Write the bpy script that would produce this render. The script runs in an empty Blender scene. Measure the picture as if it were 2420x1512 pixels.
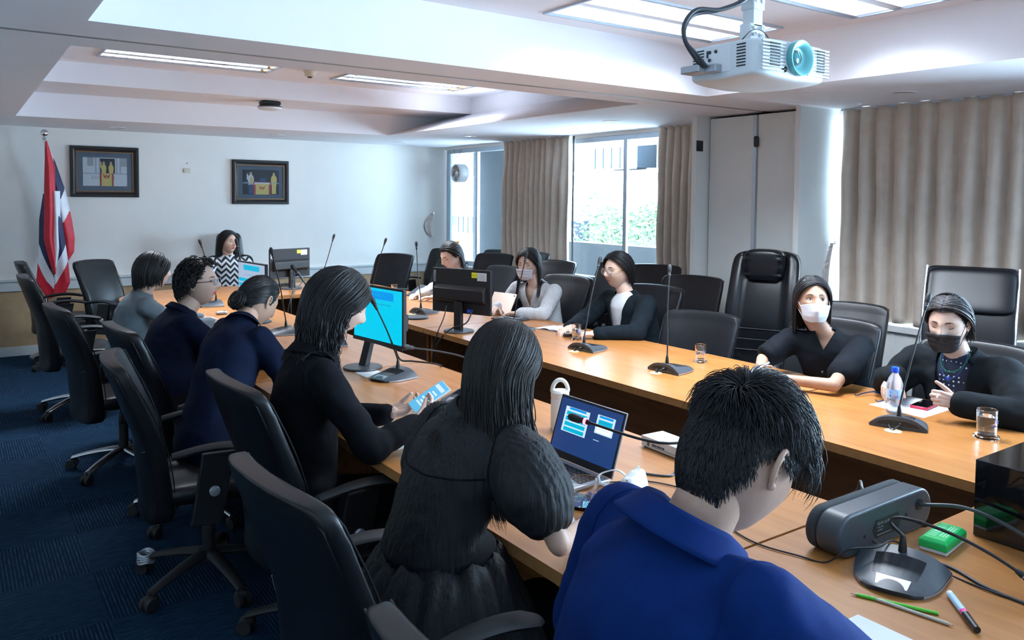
import bpy, math, random
from math import sin, cos, pi, radians as R, sqrt, atan2, exp
from mathutils import Vector as V, Matrix as Mx, noise as MN
random.seed(7)
SC = bpy.context.scene
COL = SC.collection

# ---------------------------------------------------------------- camera
F_PX, YAW, PITCH, ROLL, PCY = 1898.8, 0.611726, 0.0468248, 0.0089249, 561.2
cam = bpy.data.cameras.new('camera'); cam_o = bpy.data.objects.new('camera', cam); COL.objects.link(cam_o)
fw = V((sin(YAW)*cos(PITCH), cos(YAW)*cos(PITCH), -sin(PITCH))); rt = V((cos(YAW), -sin(YAW), 0)); up = rt.cross(fw)
r2 = rt*cos(ROLL)+up*sin(ROLL); u2 = -rt*sin(ROLL)+up*cos(ROLL)
m = Mx((r2, u2, -fw)).transposed().to_4x4(); m.translation = V((0, 0, 1.70)); cam_o.matrix_world = m
cam.sensor_fit = 'HORIZONTAL'; cam.sensor_width = 36; cam.lens = F_PX/2420*36
cam.shift_y = -(756-PCY)/2420; cam.clip_start = .05; cam.clip_end = 300
SC.camera = cam_o
SC.view_settings.view_transform = 'Standard'; SC.view_settings.look = 'None'
SC.view_settings.exposure = 1.5; SC.view_settings.gamma = 1; SC.view_settings.use_curve_mapping = False

# ---------------------------------------------------------------- world and lights
W = bpy.data.worlds.new('sky'); SC.world = W; W.use_nodes = True
bg = W.node_tree.nodes['Background']; bg.inputs[0].default_value = (.60, .81, 1, 1); bg.inputs[1].default_value = 14.0
def area(name, loc, rot, sx, sy, power, color=(1, 1, 1), portal=False):
    l = bpy.data.lights.new(name, 'AREA'); l.shape = 'RECTANGLE'; l.size = sx; l.size_y = sy; l.energy = power; l.color = color
    if portal: l.cycles.is_portal = True
    else: l.spread = R(125)
    o = bpy.data.objects.new(name, l); COL.objects.link(o); o.location = loc; o.rotation_euler = rot
    return o
for y0, y1 in ((4.9, 9.9), (-2.5, 3.7)):
    area('window_daylight_portal', (5.95, (y0+y1)/2, 1.65), (0, R(90), 0), 1.6, y1-y0, 1, portal=True)

# ---------------------------------------------------------------- material helpers
def mat(name, col, rough=.5, metal=0, spec=.5, coat=0, trans=0, ior=1.45, emit=None, es=0, alpha=1, sheen=0, sss=0):
    m = bpy.data.materials.new(name); m.use_nodes = True; b = m.node_tree.nodes['Principled BSDF']
    b.inputs['Base Color'].default_value = (*col, 1); b.inputs['Roughness'].default_value = rough
    b.inputs['Metallic'].default_value = metal; b.inputs['Specular IOR Level'].default_value = spec
    b.inputs['Coat Weight'].default_value = coat; b.inputs['Transmission Weight'].default_value = trans
    b.inputs['IOR'].default_value = ior; b.inputs['Alpha'].default_value = alpha
    if sheen: b.inputs['Sheen Weight'].default_value = sheen
    if sss: b.inputs['Subsurface Weight'].default_value = sss; b.inputs['Subsurface Radius'].default_value = (.01, .004, .002)
    if emit: b.inputs['Emission Color'].default_value = (*emit, 1); b.inputs['Emission Strength'].default_value = es
    return m
def nd(m, t, **kw):
    n = m.node_tree.nodes.new(t)
    for k, v in kw.items(): setattr(n, k, v)
    return n
def lk(m, a, b): m.node_tree.links.new(a, b)
def bsdf(m): return m.node_tree.nodes['Principled BSDF']
def tc(m, kind='Object', scale=(1, 1, 1), rot=(0, 0, 0)):
    t = nd(m, 'ShaderNodeTexCoord'); mp = nd(m, 'ShaderNodeMapping'); mp.inputs['Scale'].default_value = scale; mp.inputs['Rotation'].default_value = rot
    lk(m, t.outputs[kind], mp.inputs[0]); return mp.outputs[0]
def ramp(m, fac, stops):
    r = nd(m, 'ShaderNodeValToRGB'); e = r.color_ramp.elements
    while len(e) < len(stops): e.new(.5)
    for i, (p, c) in enumerate(stops): e[i].position = p; e[i].color = (*c, 1)
    lk(m, fac, r.inputs[0]); return r.outputs[0]
def bump(m, h, strength=.3, dist=.01):
    b = nd(m, 'ShaderNodeBump'); b.inputs['Strength'].default_value = strength; b.inputs['Distance'].default_value = dist
    lk(m, h, b.inputs['Height']); lk(m, b.outputs[0], bsdf(m).inputs['Normal'])
def noisy(m, scale=20, detail=4, vec=None):
    n = nd(m, 'ShaderNodeTexNoise'); n.inputs['Scale'].default_value = scale; n.inputs['Detail'].default_value = detail
    lk(m, vec if vec is not None else tc(m), n.inputs['Vector']); return n.outputs['Fac']
def nmat(name, c1, c2, scale=20, rough=.5, bs=.1, bscale=None, bd=.004, stretch=(1, 1, 1), **kw):
    m = mat(name, c1, rough, **kw); v = tc(m, scale=stretch); f = noisy(m, scale, 4, v)
    lk(m, ramp(m, f, [(.3, c1), (.7, c2)]), bsdf(m).inputs['Base Color'])
    if bs: bump(m, noisy(m, bscale or scale*3, 3, v), bs, bd)
    return m

M = {}
M['wall'] = nmat('wall_paint', (.80, .785, .75), (.83, .815, .78), 3, .65, .04, 300)
M['ceiling'] = nmat('ceiling_paint', (.84, .84, .88), (.87, .87, .91), 2, .7, .03, 200)
M['dado'] = nmat('rail_paint', (.62, .68, .70), (.66, .72, .74), 8, .45, .02)
M['wains'] = nmat('wainscot', (.46, .32, .18), (.52, .37, .22), 14, .5, .05, 90)
M['partition'] = nmat('partition_laminate', (.64, .65, .63), (.68, .69, .67), 3, .5, .02)
M['groove'] = mat('track_gap', (.30, .31, .32), .5, .3)
M['black'] = mat('black_plastic', (.012, .012, .014), .38)
M['blackmatte'] = mat('matte_black_plastic', (.016, .017, .02), .6)
M['dgrey'] = nmat('dark_grey_plastic', (.035, .042, .052), (.045, .052, .062), 60, .42, .05, 900, .0006)
M['silver'] = mat('silver_plastic', (.42, .44, .48), .35, .5)
M['chrome'] = mat('chrome', (.75, .76, .78), .15, 1)
M['steel'] = mat('brushed_steel', (.55, .57, .6), .3, 1)
M['alu'] = mat('aluminium_frame', (.50, .56, .62), .4, .6)
M['white'] = mat('white_plastic', (.78, .79, .80), .4)
M['paper'] = nmat('paper', (.66, .68, .72), (.70, .72, .76), 8, .7, 0)
M['glass'] = mat('clear_glass', (1, 1, 1), .0, trans=1, ior=1.45)
M['water'] = mat('water', (.95, .98, 1), .0, trans=1, ior=1.33)
M['rubber'] = mat('black_rubber', (.01, .01, .012), .55)
M['red'] = mat('red_plastic', (.6, .02, .02), .4)
M['blueplug'] = mat('blue_plastic', (.02, .08, .7), .4)
M['yellow'] = mat('yellow_paper', (.85, .85, .03), .6)
# leather: near-black with a fine grain
def leather(name, c1, c2, rough):
    m = nmat(name, c1, c2, 6, rough, 0)
    v = nd(m, 'ShaderNodeTexVoronoi'); v.inputs['Scale'].default_value = 350; lk(m, tc(m), v.inputs['Vector'])
    bump(m, v.outputs['Distance'], .12, .001); bsdf(m).inputs['Specular IOR Level'].default_value = .4; return m
M['leather'] = leather('black_leather', (.005, .006, .008), (.007, .008, .011), .34)
M['leather2'] = leather('soft_black_leather', (.005, .006, .008), (.007, .008, .011), .28)
# table top: honey beech with fine grain
def wood(name, a, b, c, rough, coat, rot=0):
    m = mat(name, a, rough, coat=coat); m.node_tree.nodes['Principled BSDF'].inputs['Coat Roughness'].default_value = .22
    v = tc(m, scale=(7, .55, 7), rot=(0, 0, rot)); n = nd(m, 'ShaderNodeTexNoise'); n.inputs['Scale'].default_value = 4; n.inputs['Detail'].default_value = 8; n.inputs['Distortion'].default_value = .6
    lk(m, v, n.inputs['Vector']); lk(m, ramp(m, n.outputs['Fac'], [(.3, a), (.52, b), (.72, c)]), bsdf(m).inputs['Base Color'])
    return m
M['wood'] = wood('honey_wood', (.37, .138, .031), (.43, .175, .045), (.475, .205, .058), .36, .35)
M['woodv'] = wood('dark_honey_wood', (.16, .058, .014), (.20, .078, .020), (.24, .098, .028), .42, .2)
M['woodedge'] = nmat('wood_edge_band', (.38, .17, .055), (.44, .21, .075), 30, .4, 0)
M['darkedge'] = mat('dark_edge_trim', (.10, .03, .02), .4)
# curtain
def fabric(name, a, b, scale=400, rough=.9, bs=.25, **kw):
    m = nmat(name, a, b, 12, rough, 0, **kw)
    v = tc(m); w1 = nd(m, 'ShaderNodeTexNoise'); w1.inputs['Scale'].default_value = scale; w1.inputs['Detail'].default_value = 2; lk(m, v, w1.inputs['Vector'])
    bump(m, w1.outputs['Fac'], bs, .002); return m
M['curtain'] = fabric('beige_curtain_cloth', (.54, .45, .37), (.61, .515, .43), 260, sheen=.2)
M['lining'] = fabric('blackout_lining', (.07, .08, .10), (.09, .10, .12))
# carpet tiles
def carpet():
    m = mat('blue_carpet_tiles', (.01, .03, .08), .95, spec=.1); nt = m.node_tree
    t = nd(m, 'ShaderNodeTexCoord'); s = nd(m, 'ShaderNodeSeparateXYZ'); lk(m, t.outputs['Object'], s.inputs[0])
    def ma(op, a, b=None):
        n = nd(m, 'ShaderNodeMath', operation=op)
        for i, q in enumerate((a, b)):
            if q is None: continue
            if isinstance(q, (int, float)): n.inputs[i].default_value = q
            else: lk(m, q, n.inputs[i])
        return n.outputs[0]
    ang = R(0); x, y = s.outputs[0], s.outputs[1]
    cx, cy = ma('FLOOR', ma('MULTIPLY', x, 2)), ma('FLOOR', ma('MULTIPLY', y, 2))
    par = ma('MODULO', ma('ABSOLUTE', ma('ADD', cx, cy)), 2)
    def tile_noise():
        c = nd(m, 'ShaderNodeCombineXYZ'); lk(m, cx, c.inputs[0]); lk(m, cy, c.inputs[1])
        w = nd(m, 'ShaderNodeTexWhiteNoise'); w.noise_dimensions = '2D'; lk(m, c.outputs[0], w.inputs[0]); return w.outputs['Value']
    def strip(coord, other):
        c = nd(m, 'ShaderNodeCombineXYZ'); lk(m, ma('MULTIPLY', coord, 60), c.inputs[0]); lk(m, ma('MULTIPLY', other, 14), c.inputs[1])
        n = nd(m, 'ShaderNodeTexNoise'); n.inputs['Scale'].default_value = 1; n.inputs['Detail'].default_value = 3; lk(m, c.outputs[0], n.inputs['Vector'])
        return ma('MULTIPLY', ma('ADD', ma('MULTIPLY', ma('SINE', ma('MULTIPLY', coord, 420)), .5), .5), n.outputs['Fac'])
    a, b = strip(x, y), strip(y, x)
    mix = nd(m, 'ShaderNodeMix'); lk(m, par, mix.inputs['Factor']); lk(m, a, mix.inputs['A']); lk(m, b, mix.inputs['B'])
    col = ramp(m, mix.outputs['Result'], [(.0, (.003, .013, .034)), (.32, (.007, .030, .068)), (.62, (.04, .092, .145))])
    mx = nd(m, 'ShaderNodeMix', data_type='RGBA'); mx.inputs['Factor'].default_value = .35
    lk(m, col, mx.inputs['A']); lk(m, ramp(m, tile_noise(), [(0, (.0025, .012, .030)), (1, (.008, .029, .066))]), mx.inputs['B'])
    lk(m, mx.outputs['Result'], bsdf(m).inputs['Base Color']); bump(m, mix.outputs['Result'], .5, .004)
    return m
M['carpet'] = carpet()

# ---------------------------------------------------------------- mesh builder
class MB:
    def __init__(s): s.v = []; s.f = []; s.m = []; s.mi = 0; s.X = None
    def add(s, vs, fs, mi=None):
        o = len(s.v); X = s.X
        s.v += [tuple(X @ V(p)) if X else tuple(p) for p in vs]
        s.f += [tuple(i+o for i in f) for f in fs]; s.m += [s.mi if mi is None else mi]*len(fs)
    def box(s, c, d, rot=None, mi=None):
        c = V(c); h = V(d)/2; vs = []
        for z in (-1, 1):
            for y in (-1, 1):
                for x in (-1, 1):
                    p = V((x*h.x, y*h.y, z*h.z)); vs.append(c+(rot @ p if rot else p))
        s.add(vs, [(0, 2, 3, 1), (4, 5, 7, 6), (0, 1, 5, 4), (2, 6, 7, 3), (0, 4, 6, 2), (1, 3, 7, 5)], mi)
    def bb(s, a, b, mi=None):
        a, b = V(a), V(b); s.box((a+b)/2, (abs(b.x-a.x), abs(b.y-a.y), abs(b.z-a.z)), mi=mi)
    def rings(s, rings, close=True, caps=True, mi=None):
        n = len(rings[0]); vs = [p for r in rings for p in r]; fs = []
        for i in range(len(rings)-1):
            for j in range(n if close else n-1):
                k = (j+1) % n; fs.append((i*n+j, i*n+k, (i+1)*n+k, (i+1)*n+j))
        if caps: fs.append(tuple(range(n-1, -1, -1))); b = (len(rings)-1)*n; fs.append(tuple(range(b, b+n)))
        s.add(vs, fs, mi)
    def tube(s, pts, r, seg=8, mi=None, caps=True, flat=1):
        pts = [V(p) for p in pts]; n = len(pts)
        rs = r if isinstance(r, (list, tuple)) else [r]*n
        t = (pts[1]-pts[0]).normalized(); a = V((0, 0, 1)) if abs(t.z) < .9 else V((1, 0, 0)); u = t.cross(a).normalized(); out = []
        for i in range(n):
            t = (pts[min(i+1, n-1)]-pts[max(i-1, 0)])
            if t.length < 1e-9: t = V((0, 0, 1))
            t.normalize(); u = (u-t*u.dot(t))
            if u.length < 1e-6: u = t.orthogonal()
            u.normalize(); w = t.cross(u)
            out.append([pts[i]+u*(cos(2*pi*j/seg)*rs[i])+w*(sin(2*pi*j/seg)*rs[i]*flat) for j in range(seg)])
        s.rings(out, True, caps, mi)
    def cyl(s, a, b, r, seg=20, r2=None, mi=None): s.tube([a, b], [r, r if r2 is None else r2], seg, mi)
    def lathe(s, prof, c=(0, 0, 0), seg=32, mi=None, rot=None, caps=True):
        c = V(c); out = []
        for r, z in prof:
            ring = [V((r*cos(2*pi*j/seg), r*sin(2*pi*j/seg), z)) for j in range(seg)]
            out.append([c+(rot @ p if rot else p) for p in ring])
        s.rings(out, True, caps, mi)
    def grid(s, fn, nu, nv, mi=None, wrapu=False):
        vs = [fn(i/(nu if wrapu else nu-1), j/(nv-1)) for j in range(nv) for i in range(nu)]; fs = []
        for j in range(nv-1):
            for i in range(nu if wrapu else nu-1):
                k = (i+1) % nu; fs.append((j*nu+i, j*nu+k, (j+1)*nu+k, (j+1)*nu+i))
        s.add(vs, fs, mi)
    def sup(s, c, a, e1=.3, e2=.3, nu=32, nv=18, fn=None, mi=None, rot=None):
        # superellipsoid, optionally bent by fn(point in local coords)
        def sp(v, e): return math.copysign(abs(v)**e, v)
        c = V(c); out = []
        for j in range(nv+1):
            ph = -pi/2+pi*j/nv; ph = max(-pi/2+.02, min(pi/2-.02, ph)); ring = []
            for i in range(nu):
                th = 2*pi*i/nu
                p = V((a[0]*sp(cos(ph), e1)*sp(cos(th), e2), a[1]*sp(cos(ph), e1)*sp(sin(th), e2), a[2]*sp(sin(ph), e1)))
                if fn: p = fn(p)
                ring.append(c+(rot @ p if rot else p))
            out.append(ring)
        s.rings(out, True, True, mi)
    def ell(s, c, a, nu=24, nv=14, mi=None, rot=None): s.sup(c, a if isinstance(a, (tuple, list, V)) else (a, a, a), 1, 1, nu, nv, None, mi, rot)
    def cap(s, a, b, r0, r1, seg=16, mi=None):
        # rounded, tapered capsule
        a, b = V(a), V(b); d = b-a
        if d.length < 1e-6: s.ell(a, r0, mi=mi); return
        t = d.normalized(); u = t.orthogonal().normalized(); w = t.cross(u); out = []
        for k in range(5):
            an = -pi/2+.05+(pi/2-.05)*k/4; out.append((a+t*(r0*sin(an)), r0*cos(an)))
        for k in range(5):
            an = (pi/2-.05)*k/4; out.append((b+t*(r1*sin(an)), r1*cos(an)))
        s.rings([[c+u*(cos(2*pi*j/seg)*r)+w*(sin(2*pi*j/seg)*r) for j in range(seg)] for c, r in out], True, True, mi)
    def prism(s, poly, z0, z1, mi=None, ax='z'):
        def P(x, y, z): return (x, y, z) if ax == 'z' else ((x, z, y) if ax == 'y' else (z, x, y))
        n = len(poly); vs = [P(x, y, z0) for x, y in poly]+[P(x, y, z1) for x, y in poly]
        fs = [tuple(range(n-1, -1, -1)), tuple(range(n, 2*n))]+[(i, (i+1) % n, (i+1) % n+n, i+n) for i in range(n)]
        s.add(vs, fs, mi)
    def build(s, name, mats, parent=None, smooth=True, bev=0, seg=2, auto=40, solid=0, sub=0, tag=None, loc=None):
        me = bpy.data.meshes.new(name)
        off = V((0, 0, 0)) if loc is None else V(loc)
        me.from_pydata([tuple(V(p)-off) for p in s.v] if loc is not None else s.v, [], s.f); me.update()
        for mm in (mats if isinstance(mats, (list, tuple)) else [mats]): me.materials.append(M[mm] if isinstance(mm, str) else mm)
        me.polygons.foreach_set('material_index', s.m)
        import bmesh
        bm = bmesh.new(); bm.from_mesh(me); bmesh.ops.recalc_face_normals(bm, faces=bm.faces); bm.to_mesh(me); bm.free()
        if smooth:
            me.polygons.foreach_set('use_smooth', [True]*len(me.polygons))
            if auto and not sub: me.set_sharp_from_angle(angle=R(auto))
        o = bpy.data.objects.new(name, me); COL.objects.link(o)
        if loc is not None: o.location = loc
        if parent: o.parent = parent
        if solid: q = o.modifiers.new('thick', 'SOLIDIFY'); q.thickness = solid; q.offset = 0
        if bev: q = o.modifiers.new('bevel', 'BEVEL'); q.width = bev; q.segments = seg; q.limit_method = 'ANGLE'; q.angle_limit = R(40)
        if sub: q = o.modifiers.new('sub', 'SUBSURF'); q.levels = sub; q.render_levels = sub
        return o
def tag(o, label=None, cat=None, group=None, kind=None):
    if label: o['label'] = label
    if cat: o['category'] = cat
    if group: o['group'] = group
    if kind: o['kind'] = kind
    return o
def empty(name, loc=(0, 0, 0), rz=0, label=None, cat=None, group=None):
    o = bpy.data.objects.new(name, None); COL.objects.link(o); o.location = loc; o.rotation_euler = (0, 0, rz); o.empty_display_size = .1
    return tag(o, label, cat, group)
def dup(o, parent=None):
    c = o.copy(); COL.objects.link(c)
    if parent: c.parent = parent
    for ch in list(o.children): dup(ch, c)
    return c
def struct(mb, name, m, **kw): return tag(mb.build(name, m, smooth=False, **kw), kind='structure')
def text_mb(mb, s, size, origin, ux, uy, mi=0, depth=.0008, align='LEFT'):
    # letters as geometry, laid along ux with uy up
    cu = bpy.data.curves.new('t', 'FONT'); cu.body = s; cu.size = size; cu.align_x = align; cu.extrude = depth; cu.resolution_u = 2
    o = bpy.data.objects.new('t', cu); COL.objects.link(o); dg = bpy.context.evaluated_depsgraph_get()
    me = bpy.data.meshes.new_from_object(o.evaluated_get(dg)); ux, uy = V(ux).normalized(), V(uy).normalized(); un = ux.cross(uy)
    mb.add([V(origin)+ux*v.co.x+uy*v.co.y+un*v.co.z for v in me.vertices], [tuple(p.vertices) for p in me.polygons], mi)
    bpy.data.objects.remove(o); bpy.data.curves.remove(cu); bpy.data.meshes.remove(me)
def bez(p, n=12):
    # Catmull-Rom through points
    p = [V(q) for q in p]; P = [p[0]*2-p[1]]+p+[p[-1]*2-p[-2]]; out = []
    for i in range(1, len(P)-2):
        for k in range(n):
            t = k/n; a, b, c, d = P[i-1:i+3]
            out.append(.5*((2*b)+(c-a)*t+(2*a-5*b+4*c-d)*t*t+(3*b-a-3*c+d)*t**3))
    return out+[p[-1]]
# ================================================================ SETTING
Y_FAR, X_WIN, Z_S, Z_T = 9.95, 5.80, 2.43, 2.84
b = MB(); b.bb((-1.6, -3, -.06), (6.1, 10.1, 0)); struct(b, 'floor', 'carpet')
b = MB(); b.bb((-1.6, Y_FAR, 0), (5.90, Y_FAR+.12, 3.1)); struct(b, 'wall_far', 'wall')
b = MB(); b.bb((-1.6, -3, 0), (-1.48, Y_FAR, 3.1)); struct(b, 'wall_left', 'wall')
b = MB(); b.bb((-1.6, -3.1, 0), (6.1, -3, 3.1)); struct(b, 'wall_back', 'wall')
b = MB(); b.bb((-1.48, Y_FAR-.012, .1), (5.75, Y_FAR-.001, .69)); struct(b, 'trim_wainscot', 'wains')
b = MB(); b.bb((-1.48, Y_FAR-.03, .69), (5.75, Y_FAR-.0005, .79)); b.bb((-1.48, Y_FAR-.045, .79), (5.75, Y_FAR-.0005, .815)); struct(b, 'trim_rail', 'dado')
b = MB(); b.bb((-1.48, Y_FAR-.02, 0), (5.75, Y_FAR-.0005, .10)); struct(b, 'baseboard_far', 'dado')
# window wall: spandrel with panelled units below the sills, header above
b = MB()
b.bb((X_WIN, -3, 0), (X_WIN+.15, 10.0, .80)); b.bb((X_WIN, 3.75, .8), (X_WIN+.15, 4.8, 3.0)); b.bb((X_WIN, -3, 2.395), (X_WIN+.15, 10, 3.0)); b.bb((X_WIN, -3, .8), (X_WIN+.15, -2.6, 2.4))
struct(b, 'wall_right', 'wall')
b = MB()
for y0, y1 in ((4.80, Y_FAR-.03), (-3, 3.74)):
    b.bb((X_WIN-.12, y0, .755), (X_WIN-.0005, y1, .80)); b.bb((X_WIN-.09, y0, .40), (X_WIN-.0005, y1, .752))
    b.bb((X_WIN-.09, y0, .10), (X_WIN-.0005, y1, .392)); b.bb((X_WIN-.07, y0, 0), (X_WIN-.0005, y1, .1))
    y = y0
    while y < y1: b.bb((X_WIN-.094, y, .1), (X_WIN-.089, y+.02, .75)); y += .62
struct(b, 'trim_sill', 'partition')
# windows: aluminium frames and panes
def window(i, y0, y1, mull, z0=.80, z1=2.395):
    f = MB(); x0, x1 = X_WIN+.02, X_WIN+.09
    f.bb((x0, y0, z1-.055), (x1, y1, z1)); f.bb((x0, y0, z0), (x1, y1, z0+.06))
    for y in [y0+.02, y1-.02]: f.bb((x0, y-.022, z0+.06), (x1, y+.022, z1-.055))
    for y in mull:
        f.bb((x0, y-.045, z0+.06), (x0+.03, y-.002, z1-.055)); f.bb((x0+.035, y+.002, z0+.06), (x1, y+.045, z1-.055))
    o = struct(f, 'window_%d' % i, 'alu'); g = MB(); ys = [y0+.042]+sorted(mull)+[y1-.042]
    for a, c in zip(ys, ys[1:]): g.bb((X_WIN+.055, a, z0+.06), (X_WIN+.059, c, z1-.055))
    gm = MX = M.get('pane')
    if gm is None:
        gm = bpy.data.materials.new('window_pane'); gm.use_nodes = True; nt = gm.node_tree; nt.nodes.clear()
        out = nt.nodes.new('ShaderNodeOutputMaterial'); mx = nt.nodes.new('ShaderNodeMixShader'); tr = nt.nodes.new('ShaderNodeBsdfTransparent'); gl = nt.nodes.new('ShaderNodeBsdfGlossy'); gl.inputs['Roughness'].default_value = .02
        fr = nt.nodes.new('ShaderNodeLayerWeight'); fr.inputs[0].default_value = .12
        tr.inputs[0].default_value = (.95, .98, 1, 1)
        nt.links.new(fr.outputs[0], mx.inputs[0]); nt.links.new(tr.outputs[0], mx.inputs[1]); nt.links.new(gl.outputs[0], mx.inputs[2]); nt.links.new(mx.outputs[0], out.inputs[0]); M['pane'] = gm
    g.build('pane', 'pane', o, smooth=False)
window(1, 4.82, 9.93, [6.26, 7.75, 9.16])
window(2, -2.58, 3.72, [-1.0, .6, 2.2])
# ceiling: soffit slab with two trays
def quad(b, p): b.add(p, [tuple(range(len(p)))])
c = MB()
Lx, Rx = -1.6, 6.1
r1 = [(.50, 4.46), (4.27, 4.44), (4.16, 8.45), (.52, 8.68)]       # far tray, soffit edge
r2 = [(.47, -2.2), (4.55, -2.2), (4.33, 3.83), (.49, 3.79)]       # near tray
def P(q, z): return (q[0], q[1], z)
def soffit(pts): quad(c, [P(p, Z_S) for p in pts])
soffit([(Lx, -3.05), (Rx, -3.05), r2[1], r2[0]]); soffit([(Lx, -3.05), r2[0], r2[3], (Lx, 3.79)]); soffit([(Rx, -3.05), (Rx, 3.83), r2[2], r2[1]])
soffit([(Lx, 3.79), r2[3], r2[2], (Rx, 3.83), (Rx, 4.165), (Lx, 4.165)]); soffit([(Lx, 4.205), (Rx, 4.205), (Rx, 4.44), r1[1], r1[0], (Lx, 4.46)])
soffit([(Lx, 4.46), r1[0], r1[3], (Lx, 8.68)]); soffit([r1[1], (Rx, 4.44), (Rx, 8.45), r1[2]]); soffit([(Lx, 8.68), r1[3], r1[2], (Rx, 8.45), (Rx, 10.05), (Lx, 10.05)])
# near tray
ZN = 2.75
for a, d in ((0, 1), (1, 2), (2, 3), (3, 0)): quad(c, [P(r2[a], Z_S), P(r2[d], Z_S), P(r2[d], ZN), P(r2[a], ZN)])
FIX = [(2.76, 4.10, 3.07, 3.62, ZN), (2.86, 4.20, 2.13, 2.66, ZN), (1.02, 2.38, 6.74, 7.32, Z_T), (3.02, 4.36, 6.74, 7.32, Z_T)]
def holed(x0, x1, y0, y1, z):
    hs = [h for h in FIX if h[4] == z]; xs = sorted({x0, x1}|{h[0] for h in hs}|{h[1] for h in hs}); ys = sorted({y0, y1}|{h[2] for h in hs}|{h[3] for h in hs})
    for xa, xb in zip(xs, xs[1:]):
        for ya, yb in zip(ys, ys[1:]):
            mx, my = (xa+xb)/2, (ya+yb)/2
            if not any(h[0] < mx < h[1] and h[2] < my < h[3] for h in hs): quad(c, [(xa, ya, z), (xb, ya, z), (xb, yb, z), (xa, yb, z)])
holed(.47, 4.55, -2.2, 3.83, ZN)
# far tray: stepped far side, sloped right side
ZM = 2.66; xr = 4.84
quad(c, [P(r1[0], Z_S), P(r1[3], Z_S), P(r1[3], Z_T), P(r1[0], Z_T)]); quad(c, [P(r1[0], Z_S), P(r1[1], Z_S), P(r1[1], Z_T), P(r1[0], Z_T)])
quad(c, [P(r1[3], Z_S), P(r1[2], Z_S), (xr, 8.42, ZM), P(r1[3], ZM)])
quad(c, [P(r1[1], Z_S), P(r1[2], Z_S), (xr, 8.42, ZM), (xr, 4.44, ZM)])
quad(c, [(.5, 8.68, ZM), (xr, 8.42, ZM), (xr, 7.72, ZM), (.5, 7.80, ZM)])
quad(c, [(.5, 7.80, ZM), (xr, 7.72, ZM), (xr, 7.72, Z_T), (.5, 7.80, Z_T)])
quad(c, [(xr, 7.72, ZM), (xr, 4.44, ZM), (xr, 4.44, Z_T), (xr, 7.72, Z_T)])
quad(c, [(4.27, 4.44, Z_S), (xr, 4.44, ZM), (xr, 4.44, Z_T), (4.27, 4.44, Z_T)])
holed(.5, xr, 4.44, 7.8, Z_T)
c.bb((Lx, -3.05, 3.0), (Rx, 10.05, 3.05))
struct(c, 'ceiling', 'ceiling')
b = MB(); b.bb((Lx+.15, 4.167, Z_S-.001), (5.38, 4.203, Z_S+.03)); struct(b, 'trim_partition_track', 'groove')
# exterior pier and stacked folding partition
b = MB(); b.bb((5.42, 3.75, 0), (X_WIN-.0005, 3.785, Z_S-.001)); b.bb((5.28, 3.745, 0), (5.42, 3.79, Z_S-.001)); b.bb((5.24, 4.74, 0), (X_WIN-.0005, 4.79, Z_S-.001)); struct(b, 'wall_pier', 'partition')
def panel(y0, y1, label):
    o = empty('folding_partition_panel', (5.42, y0, 0), 0, label, 'partition panel', 'stacked folding partition panels')
    p = MB(); p.bb((-.02, 0, .01), (.04, y1-y0, Z_S-.02)); p.build('panel_face', 'partition', o, bev=.003)
    p = MB(); p.bb((-.032, 0, .012), (-.0205, .035, Z_S-.022)); p.build('edge_strip', 'alu', o)
    return o
a = panel(3.80, 4.225, 'tall cream partition panel stacked beside the pier, near half'); h = MB(); h.sup((-.045, .425, 2.19), (.012, .02, .045), .4, .4); h.build('latch', 'black', a)
a = panel(4.235, 4.73, 'tall cream partition panel beside the curtain, far half')
h = MB(); h.bb((5.235, 4.728, 2.13), (5.31, 4.737, 2.22)); tag(h.build('bracket_plate', 'blackmatte'), 'small dark metal plate screwed near top of cream side board', 'bracket')
# ---- curtains
def curtain(y0, y1, label, seed, x=5.715, z0=.815, amp=.045, wl=.11, lin=None, z1=2.425, sway=.0):
    rnd = random.Random(seed); n = int((y1-y0)/.008); ph = []; p = 0
    for i in range(n+1): ph.append(p); p += 2*pi*.008/(wl*(.75+.6*MN.noise(V((i*.02, seed, 0)))+.25))
    def surf(u, v):
        i = u*n; k = min(int(i), n); y = y0+(y1-y0)*u; z = z1+(z0-z1)*v
        A = amp*(.45+.55*min(1, v*3))*(1+.5*MN.noise(V((y*3, seed, v*1.2))))
        s = sin(ph[k]+.9*MN.noise(V((y*2, v*2.2, seed)))*v)
        dx = min(.07, A*math.copysign(abs(s)**.7, s))+.02*MN.noise(V((y*8, z*2, seed)))
        yy = y+.012*cos(ph[k])*(1-.3*v)+sway*sin(v*pi)*(u-.5)+.02*MN.noise(V((z*2, seed, u*3)))*v
        return (x+dx, yy, z+.006*sin(ph[k]*.5)*(v > .98))
    o = empty('curtain', (x, (y0+y1)/2, z0), 0, label, 'curtain'); g = MB(); g.grid(surf, n+1, 34); g.v = [(q[0]-x, q[1]-(y0+y1)/2, q[2]-z0) for q in g.v]
    g.build('cloth', 'curtain', o, auto=0, solid=.004)
    if lin:
        l = MB()
        for e in lin:
            ye = (y0 if e < 0 else y1)
            l.grid(lambda u, v: (.075, ye-e*.03*u+e*.004*(1+.6*sin(v*9))-(y0+y1)/2, (z1+(z0-z1)*v)-z0), 8, 30)
        l.build('lining', 'lining', o, auto=0, solid=.003)
    g = MB(); g.bb((-.008, y0-(y0+y1)/2, z1-z0-.012), (.008, y1-(y0+y1)/2, z1-z0+.004)); g.build('curtain_track', 'alu', o)
    return o
curtain(7.05, 8.36, 'beige pleated curtain between the left window pair and right window pair', 3, wl=.12, lin=[-1])
curtain(4.84, 5.66, 'narrow beige curtain hanging against the cream partition side board', 11, wl=.10, lin=[1])
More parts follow.
